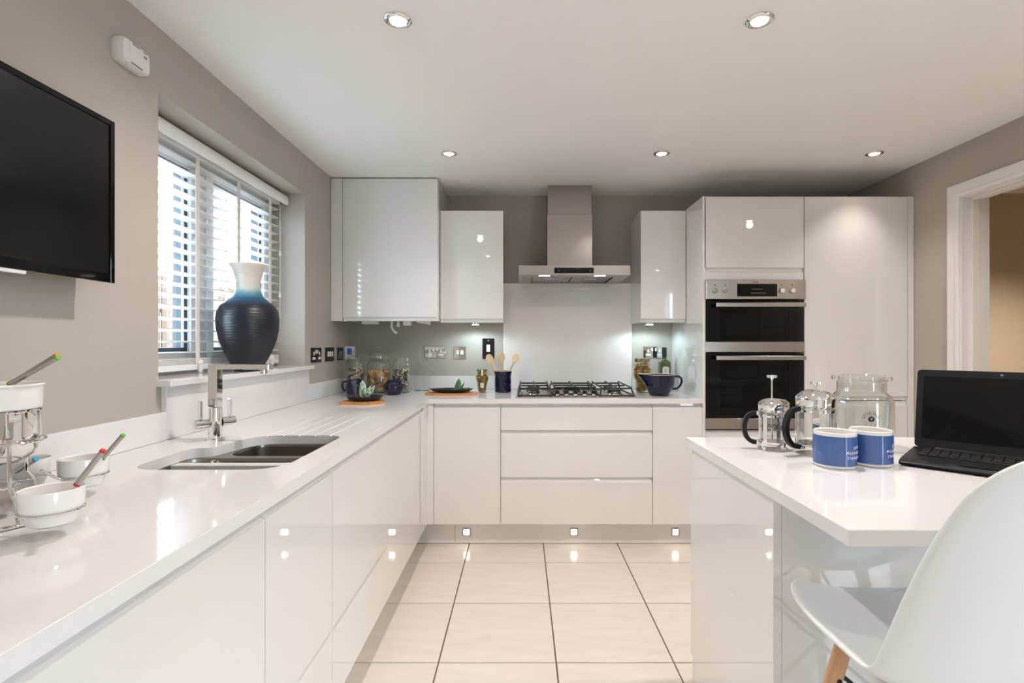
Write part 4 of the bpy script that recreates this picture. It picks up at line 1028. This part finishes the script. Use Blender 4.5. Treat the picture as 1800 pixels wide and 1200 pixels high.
# two square glass bottles
def sq_bottle(loc, rz, label):
    t = thing('glass_bottle', label, 'bottle', loc, rz, 'square clear glass bottles')
    b = nb(); h = 0.185
    def L(hw, r, z): return [(x, y, z) for x, y in rrect(-hw, hw, -hw, hw, r, 4)]
    def Rg(r, z):
        n = len(L(0.02, 0.005, 0)); off = -3 * PI / 4
        return [(r * math.cos(2 * PI * (k - 2) / n + off), r * math.sin(2 * PI * (k - 2) / n + off), z) for k in range(n)]
    loft(b, [L(0.026, 0.005, 0), L(0.0275, 0.006, 0.004), L(0.0275, 0.006, h - 0.01), L(0.022, 0.012, h), Rg(0.012, h + 0.012), Rg(0.0105, h + 0.03), Rg(0.0105, h + 0.062), Rg(0.0135, h + 0.064), Rg(0.0135, h + 0.070), Rg(0.009, h + 0.070)], True, False)
    obj('bottle_body', b, JARGL, t)
    obj('stopper', lathe(nb(), [(0, h + 0.062), (0.008, h + 0.062), (0.009, h + 0.072), (0.012, h + 0.076), (0.012, h + 0.084), (0.004, h + 0.088), (0.003, h + 0.10), (0, h + 0.101)], 16), JARGL, t)
    obj('clip_wire', tube(nb(), circle_pts((0, 0, h + 0.066), 0.0145, 20), 0.0012, 6, closed=True), CHROME, t)
sq_bottle((-0.7135, 3.54, WT), 0.0, 'square clear glass bottle nearer the pasta jars')
sq_bottle((-0.6525, 3.53, WT), 0.03, 'square clear glass bottle nearer the long wooden board')
# long board, oval dish and green leaves
o = nb(); prism(o, round_poly([(-0.165, -0.05), (-0.10, -0.085), (0.10, -0.085), (0.160, -0.055), (0.160, 0.06), (0.09, 0.085), (-0.10, 0.085), (-0.165, 0.05)], [0.02] * 8), 'z', 0, 0.013)
bd = tag(obj('serving_board', o, WOODB), 'long wooden serving board under the oval dark plate', 'board'); bd.location = (-0.446, 3.275, WT)
ds = tag(obj('plate', lathe(nb(), [(0, 0.0), (0.075, 0.0), (0.115, 0.007), (0.138, 0.020), (0.140, 0.023), (0.135, 0.0225), (0.11, 0.011), (0.07, 0.005), (0, 0.005)], 48, sy=0.55), DKDISH), 'oval dark plate with green leaves beside the olive jar', 'plate'); ds.location = (-0.448, 3.275, WT + 0.0132)
sg = thing('leaf_sprig', 'sprig of dark green leaves on the oval plate', 'leaves', (-0.385, 3.272, WT + 0.022))
for L, W, rz, pt, x in ((0.078, 0.018, math.radians(-14), math.radians(72), -0.022), (0.045, 0.012, math.radians(35), math.radians(55), -0.025), (0.062, 0.009, math.radians(-42), math.radians(48), -0.01), (0.060, 0.013, math.radians(-80), math.radians(12), 0.0), (0.06, 0.012, math.radians(80), math.radians(8), -0.01), (0.05, 0.011, math.radians(-60), math.radians(22), 0.012)):
    leaf(L, W, 0.06, LEAFG, sg, (x, 0, 0.002), rz, pt)
obj('stem', tube(nb(), [(-0.03, 0, 0.002), (0.0, 0.0, 0.004), (0.03, 0.002, 0.004)], 0.002, 6), LEAFG, sg)
# olive jars
def olive_jar(loc, sc, label, lab2):
    t = thing('olive_jar', label, 'jar', loc)
    P = [(0, 0), (0.030, 0), (0.031, 0.004), (0.031, 0.012), (0.0315, 0.03), (0.037, 0.06), (0.0445, 0.088), (0.0455, 0.100), (0.042, 0.113), (0.033, 0.121), (0.0315, 0.125), (0.0315, 0.135)]
    I = [(0.0295, 0.135), (0.030, 0.124), (0.040, 0.111), (0.0435, 0.1), (0.0425, 0.088), (0.035, 0.06), (0.0295, 0.03), (0.0285, 0.006), (0, 0.005)]
    obj('jar_body', lathe(nb(), [(r * sc, z * sc) for r, z in P + I], 36), BRINE, t)
    obj('lid', lathe(nb(), [(r * sc, z * sc) for r, z in ((0, 0.1385), (0.0335, 0.1385), (0.0345, 0.1405), (0.0345, 0.152), (0.033, 0.155), (0.0, 0.155))], 36), mat('olive_lid_print', (0.20, 0.17, 0.08), 0.35, noise=0.9, nscale=70), t)
    b = nb()
    for r_ in (0.0325, 0.034): tube(b, [(r_ * sc * math.cos(a), r_ * sc * math.sin(a), (0.1235 + 0.0015 * math.sin(3 * a)) * sc) for a in [2 * PI * k / 24 for k in range(24)]], 0.0016 * sc, 6, closed=True)
    tw = obj('raffia_tie', b, TWINE, t)
    f = math.atan2(-loc[1], -loc[0])
    if lab2:
        q = nb(); n = 6
        A = [(0.036 * sc, -0.3 + 0.6 * k / n) for k in range(n + 1)]
        top = [q.verts.new((0.0405 * sc * math.cos(f + a), 0.0405 * sc * math.sin(f + a), 0.066 * sc)) for _, a in A]; bot = [q.verts.new((0.0345 * sc * math.cos(f + a), 0.0345 * sc * math.sin(f + a), 0.034 * sc)) for _, a in A]
        for k in range(n): q.faces.new((top[k], top[k + 1], bot[k + 1], bot[k]))
        o = obj('paper_label', q, mat('white_label', (0.74, 0.74, 0.70), 0.6, noise=0.1, nscale=120), t, recalc=False); md = o.modifiers.new('solid', 'SOLIDIFY'); md.thickness = 0.0006
        q = bx(0.0349 * sc, 0.0355 * sc, -0.005, 0.005, 0.112 * sc, 0.152 * sc); rot(q, f, 'Z'); obj('seal_strip', q, WINK, t)
    root = thing('olives', 'green olives packed in the jar by the ' + ('spoon pot' if lab2 else 'mixing bowl'), 'olives', loc, kind='stuff')
    bms = [nb(), nb()]
    n = 150
    for k in range(n):
        z = 0.012 + 0.118 * (k + 0.5) / n
        Rz = next(r0 + (r1 - r0) * (z - z0) / (z1 - z0) for (r0, z0), (r1, z1) in zip(P[3:], P[4:]) if z0 <= z <= z1) * sc - 0.0115 * sc
        a = random.uniform(0, 2 * PI); rr = Rz * math.sqrt(random.uniform(0.45, 1))
        q = olive(); bmesh.ops.scale(q, vec=(0.86 * sc,) * 3, verts=q.verts[:]); rot(q, random.uniform(0, PI), 'Y'); rot(q, random.uniform(0, PI), 'Z'); shift(q, (rr * math.cos(a), rr * math.sin(a), z * sc))
        join_bm(bms[1 if random.random() < 0.12 else 0], q)
    for q, m_ in zip(bms, (OLIVE, OLIVER)): obj('pieces', q, m_, root)['kind'] = 'stuff'
olive_jar((-0.262, 3.40, WT), 1.0, 'small jar of green olives with a white label', True)
olive_jar((0.802, 3.40, WT), 1.46, 'large jar of green olives tied with raffia', False)
# utensil pot with three spoons
ux, uy = -0.124, 3.42
t = thing('utensil_pot', 'navy glazed utensil pot holding wooden spoons', 'pot', (ux, uy, WT))
obj('pot_body', lathe(nb(), [(0, 0), (0.050, 0), (0.054, 0.005), (0.0555, 0.06), (0.055, 0.118), (0.058, 0.122), (0.0605, 0.138), (0.059, 0.141), (0.056, 0.140), (0.052, 0.12), (0.051, 0.012), (0, 0.010)], 40), NAVY, t)
obj('cream_rim', lathe(nb(), [(0.0595, 0.1412), (0.058, 0.1435), (0.0555, 0.1412), (0.0595, 0.1412)], 40), CREAMIN, t)
def spoon(x0, y0, x1, y1, H_, turn, tilt_, label):
    t = thing('wooden_spoon', label, 'spoon', (ux + x0, uy + y0, WT + 0.014), group='wooden spoons in the navy pot')
    top = Vector((x1 - x0, y1 - y0, H_)); dirv = top.normalized()
    obj('handle', tube(nb(), [(0, 0, 0), tuple(top * 0.5), tuple(top)], 0.006, 10, radii=[0.0055, 0.006, 0.0065]), WOODS, t)
    b = nb(); rings = []
    for k in range(15):
        a = PI * k / 14; s = -math.cos(a); w = max(0.0008, 0.0245 * (math.sin(a) ** 0.8)); z = 0.031 * s
        if s < -0.4: w = max(w, 0.0066)
        dish = 0.0055 * max(0, 1 - s * s)
        rings.append([(w * math.cos(q_), (0.0045 + 0.0 * dish) * math.sin(q_) * (0.6 if s > 0.9 else 1) - (dish if math.sin(q_) < -0.1 else 0) * -1 * (1 - abs(math.cos(q_))), z) for q_ in [2 * PI * j / 16 for j in range(16)]])
    loft(b, rings, True, True)
    rot(b, turn, 'Z'); M = Vector((0, 0, 1)).rotation_difference(dirv).to_matrix()
    bmesh.ops.rotate(b, cent=(0, 0, 0), matrix=M, verts=b.verts[:]); shift(b, top + dirv * 0.026)
    obj('bowl', b, WOODS, t, ang=60)
spoon(0.02, -0.024, -0.075, -0.024, 0.187, 0.25, 0, 'wooden spoon leaning left in the navy pot')
spoon(-0.005, 0.024, -0.011, 0.024, 0.193, 0.1, 0, 'upright middle wooden spoon in the navy pot')
spoon(-0.012, 0.0, 0.074, 0.0, 0.190, -0.5, 0, 'wooden spoon leaning right in the navy pot')
# olive oil bottle
t = thing('oil_bottle', 'green olive oil bottle with cream label and dark neck', 'bottle', (0.985, 3.53, WT))
def sqr(hw, r, z): return [(x, y, z) for x, y in rrect(-hw, hw, -hw, hw, r, 4)]
def rgr(r, z):
    n = len(sqr(0.02, 0.005, 0)); off = -3 * PI / 4
    return [(r * math.cos(2 * PI * (k - 2) / n + off), r * math.sin(2 * PI * (k - 2) / n + off), z) for k in range(n)]
b = nb(); loft(b, [sqr(0.033, 0.006, 0), sqr(0.035, 0.007, 0.004), sqr(0.035, 0.007, 0.196), sqr(0.030, 0.014, 0.206), rgr(0.016, 0.216), rgr(0.0145, 0.232), rgr(0.0145, 0.262)], True, True); obj('bottle_body', b, OILGL, t)
obj('cap', lathe(nb(), [(0, 0.2625), (0.0165, 0.2325), (0.0165, 0.296), (0.0145, 0.298), (0, 0.298)][1:] , 24), OILDK, t)
q = round_poly([(-0.023, 0.06), (0.023, 0.06), (0.023, 0.168), (-0.023, 0.168)], [0.003, 0.003, 0.02, 0.02]); b = nb(); prism(b, q, 'y', -0.0358, -0.0353); pl_ = obj('paper_label', b, PAPER, t)
b = nb()
for k, w in enumerate((0.010, 0.014, 0.013, 0.011, 0.012)): box(b, -w, w, -0.0362, -0.0358, 0.146 - k * 0.010, 0.149 - k * 0.010)
obj('label_print', b, GREYINK, pl_)
b = nb(); lathe(b, [(0, 0), (0.012, 0)], 20); rot(b, PI / 2, 'X'); shift(b, (0, -0.0361, 0.082)); obj('label_tree', b, OILDK, pl_, recalc=False)
# mixing bowl with spout and handle
t = thing('mixing_bowl', 'navy glazed mixing bowl with pouring spout and loop handle', 'bowl', (0.862, 3.205, WT))
b = nb(); seg = 48; rings = []
for r, z in ((0.0, 0.0), (0.054, 0.0), (0.058, 0.004), (0.068, 0.022), (0.082, 0.048), (0.0885, 0.063), (0.0895, 0.066), (0.0915, 0.083), (0.0925, 0.086), (0.095, 0.118), (0.0985, 0.126), (0.0985, 0.131), (0.094, 0.131), (0.090, 0.118), (0.084, 0.07), (0.06, 0.022), (0.0, 0.014)):
    ring = []
    for k in range(seg):
        a = 2 * PI * k / seg; f_ = max(0, math.cos(a - PI)) ** 10 * 0.040 * max(0, (z - 0.07) / 0.061) if z > 0.07 else 0
        ring.append(((r + f_) * math.cos(a), (r + f_) * math.sin(a), z + f_ * 0.12))
    rings.append(ring if r > 0 else None)
core = [x for x in rings if x]
loft(b, core, True, True); obj('bowl_body', b, NAVY, t)
b = nb(); rr_ = []
for r, z in ((0.0985, 0.1314), (0.0965, 0.1335), (0.094, 0.1314)):
    rr_.append([((r + max(0, math.cos(2 * PI * k / seg - PI)) ** 10 * 0.040) * math.cos(2 * PI * k / seg), (r + max(0, math.cos(2 * PI * k / seg - PI)) ** 10 * 0.040) * math.sin(2 * PI * k / seg), z + max(0, math.cos(2 * PI * k / seg - PI)) ** 10 * 0.005) for k in range(seg)])
loft(b, rr_); obj('cream_rim', b, CREAMIN, t)
obj('handle', tube(nb(), [(0.094, 0, 0.118), (0.120, 0, 0.120), (0.138, 0, 0.108), (0.142, 0, 0.088), (0.132, 0, 0.062), (0.112, 0, 0.044), (0.080, 0, 0.040)], 0.0072, 12), NAVY, t)

# ================================================================== VASE ON THE SILL
vs = tag(obj('vase', lathe(nb(), [(0, 0), (0.050, 0), (0.056, 0.004), (0.066, 0.025), (0.094, 0.080), (0.116, 0.140), (0.126, 0.195), (0.1275, 0.232), (0.123, 0.262), (0.110, 0.289), (0.085, 0.310), (0.062, 0.330), (0.053, 0.350), (0.049, 0.375), (0.0485, 0.395), (0.053, 0.420), (0.062, 0.448), (0.074, 0.470), (0.0745, 0.474), (0.070, 0.473), (0.058, 0.446), (0.046, 0.41), (0.046, 0.37), (0.056, 0.33), (0.10, 0.28), (0.12, 0.23), (0.10, 0.12), (0.04, 0.02), (0, 0.015)], 56), VASEM, None, ang=60), 'tall ceramic vase with cream neck fading to dark navy body', 'vase'); vs.location = (-1.2195, 2.285, 1.0925)

# ================================================================== WALL-MOUNTED THINGS
t = thing('television', 'black flat screen television mounted on the left wall', 'television', (XL + 0.05, 1.05, 1.38))
TX = -1.13; ty0, ty1, tz0, tz1 = 0.685, 1.416, 1.381, 1.826
obj('housing', bx(TX - 0.045, TX - 0.004, ty0 + 0.01, ty1 - 0.01, tz0 + 0.01, tz1 - 0.01, 0.004), BLACK, t, world=True)
b = nb(); w = 0.014
box(b, TX - 0.004, TX + 0.006, ty0, ty0 + w, tz0, tz1, 0.001); box(b, TX - 0.004, TX + 0.006, ty1 - w, ty1, tz0, tz1, 0.001); box(b, TX - 0.004, TX + 0.006, ty0 + w, ty1 - w, tz1 - w, tz1, 0.001); box(b, TX - 0.004, TX + 0.006, ty0 + w, ty1 - w, tz0, tz0 + 0.024, 0.001)
obj('bezel', b, BLKGL, t, world=True)
obj('screen', bx(TX - 0.003, TX + 0.002, ty0 + w, ty1 - w, tz0 + 0.024, tz1 - w), TVSCR, t, world=True)
obj('logo_tab', bx(TX - 0.006, TX + 0.004, 1.02, 1.165, tz0 - 0.009, tz0 - 0.0005, 0.001), WPLAST, t, world=True)
obj('wall_bracket', bx(XL, TX - 0.045, 0.93, 1.17, 1.48, 1.70, 0.002), BLACK, t, world=True)
# carbon monoxide alarm
t = thing('carbon_monoxide_alarm', 'small white rounded alarm box on the left wall', 'alarm', (XL, 1.56, 2.09))
b = nb(); loft(b, [[(XL + d_, y, z) for y, z in rrect(1.51 + i_, 1.622 - i_, 2.055 + i_, 2.128 - i_, 0.016)] for d_, i_ in ((0.0, 0.002), (0.008, 0.0), (0.030, 0.0), (0.036, 0.003), (0.0385, 0.008))], True, True); obj('casing', b, WPLAST, t, world=True)
b = nb(); loft(b, [[(XL + d_, y, z) for y, z in rrect(1.532, 1.608, 2.066, 2.116, 0.006)] for d_ in (0.0383, 0.0395)], True, True); obj('front_cover', b, WPLAST, t, world=True)
b = nb()
for y0, y1, z0, z1 in ((1.545, 1.573, 2.118, 2.1205), (1.590, 1.602, 2.100, 2.108), (1.590, 1.604, 2.1175, 2.120)): box(b, XL + 0.0384, XL + 0.0399, y0, y1, z0, z1)
obj('printed_mark', b, GREYINK, t, world=True)
obj('vent_slot', bx(XL + 0.0384, XL + 0.0398, 1.54, 1.585, 2.0595, 2.0615), INK, t, world=True)

# electrical plates. local frame: x across, z up, -y out of the wall
def plate(label, loc, rz, w, h, items, finish_m, cat='socket', name='wall_socket'):
    t = thing(name, label, cat, loc, rz)
    b = nb(); box(b, -w / 2, w / 2, -0.006, -0.0002, -h / 2, h / 2, 0.001); obj('face_plate', b, finish_m, t)
    for nm, x0, x1, z0, z1, m_ in items:
        obj(nm, bx(x0, x1, -0.0085, -0.0058, z0, z1, 0.0006), m_, t)
    return t
def dbl(): 
    it = []
    for s in (-1, 1):
        it += [('rocker_switch', s * 0.013 - 0.006, s * 0.013 + 0.006, 0.008, 0.030, WPLAST), ('pin_slot', s * 0.041 - 0.005, s * 0.041 + 0.005, -0.002, 0.020, WPLAST), ('pin_block', s * 0.041 - 0.018, s * 0.041 + 0.018, -0.026, -0.011, WPLAST)]
    return it
plate('dark metal double socket on the left wall nearest the window', (XL, 3.015, 1.147), PI / 2, 0.147, 0.086, dbl(), BLKCH)
plate('dark metal triple switch between two plates on the left wall', (XL, 3.228, 1.147), PI / 2, 0.140, 0.086, [('rocker_switch', -0.045 + 0.034 * k, -0.023 + 0.034 * k, -0.014, 0.018, WPLAST) for k in range(3)], BLKCH, 'switch', 'wall_switch')
plate('dark metal plate with two small switches next to the blue unit', (XL, 3.415, 1.147), PI / 2, 0.110, 0.086, [('rocker_switch', -0.025 + 0.03 * k, -0.010 + 0.03 * k, -0.014, 0.018, GREYINK) for k in range(2)], BLKCH, 'switch', 'wall_switch')
t = thing('plug_in_unit', 'white plug-in unit with a blue panel in the wall corner', 'plug', (XL, 3.535, 1.150), PI / 2)
obj('casing', bx(-0.035, 0.035, -0.055, -0.0005, -0.045, 0.045, 0.006), WPLAST, t); obj('blue_panel', bx(-0.0358, -0.0345, -0.052, -0.020, -0.012, 0.032), BLUESC, t)
plate('chrome double socket on the back wall behind the glass bottles', (-0.615, YB, 1.153), 0, 0.149, 0.080, dbl(), CHROME)
plate('chrome fused switch plate in the middle of the back wall', (-0.440, YB, 1.149), 0, 0.086, 0.084, [('rocker_switch', -0.025, -0.006, -0.012, 0.018, WPLAST), ('fuse_holder', 0.004, 0.026, -0.012, 0.018, WPLAST)], CHROME, 'switch', 'wall_switch')
plate('tall dark cooker switch plate above the wooden spoons', (-0.237, YB, 1.178), 0, 0.084, 0.146, [('rocker_switch', -0.013, 0.013, -0.022, 0.028, WPLAST), ('indicator', -0.004, 0.004, 0.056, 0.062, WINK)], BLKCH, 'switch', 'wall_switch')
plate('chrome double socket on the back wall behind the oil bottle', (0.945, YB, 1.153), 0, 0.149, 0.080, dbl(), CHROME)

# ================================================================== LAMPS
GD = 'recessed ceiling downlights'
def downlight(x, y, label, w, beam):
    t = thing('downlight', label, 'downlight', (x, y, ZC - 0.006), group=GD)
    obj('bezel', lathe(nb(), [(0.044, 0.0058), (0.044, 0.003), (0.040, 0.0), (0.030, -0.001), (0.027, 0.0015), (0.027, 0.0058)], 36), CHROME, t)
    obj('lens', lathe(nb(), [(0, 0.0012), (0.0262, 0.0018), (0.0262, 0.005), (0, 0.005)], 28), LAMPW, t)
    l = bpy.data.lights.new('downlight_beam', 'SPOT'); l.energy = w; l.color = DOWNLIGHT_COL; l.spot_size = math.radians(beam); l.spot_blend = 1.0; l.shadow_soft_size = 0.026
    o = bpy.data.objects.new('downlight_beam', l); C.objects.link(o); o.parent = t; o.location = (0, 0, -0.032)
DLX = ((-0.403, 'left'), (0.777, 'middle'), (1.958, 'right'))
for y, rn in ((2.84, 'row nearest the back wall'), (1.67, 'second row from the back wall'), (0.50, 'added row above the viewpoint'), (-0.70, 'added row behind the viewpoint'), (-1.87, 'added row nearest the added garden door')):  # rows above and behind the viewpoint are unseen, added to light the room
    for x, cn_ in DLX: downlight(x, y, 'round chrome ceiling downlight, %s of the %s' % (cn_, rn), *DOWNLIGHT_ROWS[y])
downlight(3.25, 2.75, 'round chrome ceiling downlight in the hall beyond the doorway', HALL_W, 120)
GP = 'square plinth lights'
for x, lab in ((-0.334, 'square plinth light below the single door cupboard'), (0.319, 'square plinth light below the middle of the drawers'), (0.935, 'square plinth light nearest the oven tower')):
    t = thing('plinth_light', lab, 'light', (x, PLY, 0.070), group=GP)
    b = nb(); s = 0.0245; i = 0.0165
    box(b, -s, s, -0.004, -0.0002, i, s); box(b, -s, s, -0.004, -0.0002, -s, -i); box(b, -s, -i, -0.004, -0.0002, -i, i); box(b, i, s, -0.004, -0.0002, -i, i); obj('bezel', b, STEEL, t)
    obj('lens', bx(-i, i, -0.0025, -0.0004, -i, i), LAMPP, t)
GU = 'lights under the wall cupboards'
for x, lab in ((-0.312, 'small light under the wall cupboard left of the extractor'), (0.868, 'small light under the wall cupboard right of the extractor')):
    t = thing('cabinet_light', lab, 'light', (x, 3.47, 1.3515), group=GU)
    obj('housing', lathe(nb(), [(0, 0), (0.030, 0), (0.030, -0.008), (0.027, -0.010), (0.024, -0.010), (0.024, -0.006), (0, -0.006)], 28), CHROME, t)
    obj('lens', lathe(nb(), [(0, -0.0062), (0.0235, -0.0062), (0.0235, -0.0095), (0, -0.0105)], 28), LAMPC, t)
    l = bpy.data.lights.new('cabinet_light_beam', 'SPOT'); l.energy = 1.7; l.color = (0.72, 0.95, 1.0); l.spot_size = math.radians(172); l.spot_blend = 0.35; l.shadow_soft_size = 0.02
    o = bpy.data.objects.new('cabinet_light_beam', l); C.objects.link(o); o.parent = t; o.location = (0, 0.03, -0.034)

# ================================================================== FONDUE SET
FX, FY = -0.99, 0.95
fs = thing('fondue_stand', 'chrome wire fondue stand at the near end of the left worktop', 'stand', (FX, FY, WT))
b = nb(); tube(b, circle_pts((0, 0, 0.142), 0.079, 40), 0.0028, 8, closed=True); obj('pot_ring', b, CHROME, fs)
b = nb(); tube(b, circle_pts((0, 0, 0.004), 0.115, 44), 0.0035, 8, closed=True); obj('base_ring', b, CHROME, fs)
bowls = [(0.192, -0.080), (0.045, 0.155), (-0.070, 0.140)]
for k in range(3):
    a = math.radians(-25 + 120 * k); c, s = math.cos(a), math.sin(a)
    obj('leg', tube(nb(), [(0.115 * c, 0.115 * s, 0.004), (0.10 * c, 0.10 * s, 0.05), (0.083 * c, 0.083 * s, 0.07), (0.081 * c, 0.081 * s, 0.142)], 0.0032, 8), CHROME, fs)
for x, y in bowls:
    a = math.atan2(y, x); L = math.hypot(x, y)
    r_ = obj('bowl_ring', tube(nb(), circle_pts((x, y, 0.043), 0.0425, 36), 0.0024, 8, closed=True), CHROME, fs)
    obj('ring_arm', tube(nb(), [(0.083 * math.cos(a), 0.083 * math.sin(a), 0.07), ((L - 0.06) * math.cos(a), (L - 0.06) * math.sin(a), 0.055), ((L - 0.0425) * math.cos(a), (L - 0.0425) * math.sin(a), 0.043)], 0.0026, 8), CHROME, r_)
obj('burner_tray', tube(nb(), circle_pts((0, 0, 0.058), 0.040, 30), 0.0026, 8, closed=True), CHROME, fs)
t = thing('burner_cup', 'small steel burner cup under the fondue pot', 'burner', (FX, FY, WT))
obj('cup', lathe(nb(), [(0, 0.012), (0.034, 0.012), (0.036, 0.020), (0.036, 0.055), (0.030, 0.060), (0, 0.060)], 28), STEEL, t)
obj('wick', lathe(nb(), [(0, 0.060), (0.012, 0.060), (0.010, 0.066), (0, 0.066)], 16), BLACK, t)
t = thing('fondue_pot', 'chrome fondue pot with white porcelain insert', 'fondue pot', (FX, FY, WT))
obj('chrome_pot', lathe(nb(), [(0, 0.100), (0.045, 0.102), (0.062, 0.112), (0.071, 0.130), (0.0735, 0.155), (0.0735, 0.197), (0.077, 0.199), (0.077, 0.202), (0.070, 0.200), (0.068, 0.15), (0.05, 0.112), (0, 0.108)], 48), CHROME, t)
obj('porcelain_insert', lathe(nb(), [(0.069, 0.2025), (0.0745, 0.2028), (0.0755, 0.206), (0.0755, 0.243), (0.079, 0.247), (0.078, 0.250), (0.073, 0.249), (0.069, 0.243), (0.066, 0.215), (0, 0.212)], 48), PORC, t)
names = ('front white dip bowl on the fondue stand with the red fork', 'white dip bowl behind the front one holding the green fork', 'white dip bowl against the wall side of the fondue stand')
for (x, y), lab in zip(bowls, names):
    t = tag(obj('dip_bowl', lathe(nb(), [(r_q * 0.84, z_q) for r_q, z_q in ((0, 0.018), (0.030, 0.018), (0.038, 0.022), (0.046, 0.040), (0.0505, 0.046), (0.0515, 0.050), (0.0525, 0.078), (0.0515, 0.080), (0.0495, 0.078), (0.048, 0.048), (0.035, 0.026), (0, 0.024))], 44), PORC), lab, 'bowl', 'white dip bowls of the fondue set'); t.location = (FX + x, FY + y, WT)
def fork(p0, p1, col, label, hl=0.42):
    p0, p1 = Vector(p0), Vector(p1); d = (p1 - p0).normalized(); L = (p1 - p0).length
    t = thing('fondue_fork', label, 'fork', tuple(p0), group='fondue forks')
    q = L * (1 - hl)
    obj('shaft', tube(nb(), [(0, 0, 0), tuple(d * q)], 0.0016, 8), CHROME, t)
    obj('handle', tube(nb(), [tuple(d * q), tuple(d * (L - 0.004))], 0.0048, 12), STEEL, t)
    obj('colour_tip', tube(nb(), [tuple(d * (L - 0.0038)), tuple(d * L)], 0.0050, 12), col, t)
    obj('colour_collar', tube(nb(), [tuple(d * (q - 0.004)), tuple(d * (q - 0.0002))], 0.0052, 12), col, t)
b1 = (FX + bowls[0][0], FY + bowls[0][1]); b2 = (FX + bowls[1][0], FY + bowls[1][1])
fork((b1[0] - 0.0, b1[1] + 0.0, WT + 0.030), (b1[0] + 0.080, b1[1] + 0.010, WT + 0.142), REDP, 'fondue fork with red tip in the front dip bowl', 0.50)
fork((b2[0] + 0.0, b2[1] - 0.0, WT + 0.030), (b2[0] + 0.086, b2[1] + 0.0, WT + 0.128), GREENP, 'fondue fork with green tip in the second dip bowl', 0.50)
fork((FX - 0.01, FY - 0.0, WT + 0.222), (FX + 0.142, FY - 0.012, WT + 0.300), GREENP, 'fondue fork with green tip in the fondue pot', 0.62)
fork((FX - 0.02, FY + 0.02, WT + 0.222), (FX + 0.108, FY + 0.024, WT + 0.303), ORANGEP, 'fondue fork with orange tip in the fondue pot', 0.62)
fork((FX - 0.105, FY + 0.115, WT + 0.030), (FX + 0.0, FY - 0.045 + 0.14, WT + 0.090), BLUEP, 'fondue fork with blue tip in the wall side dip bowl', 0.5)
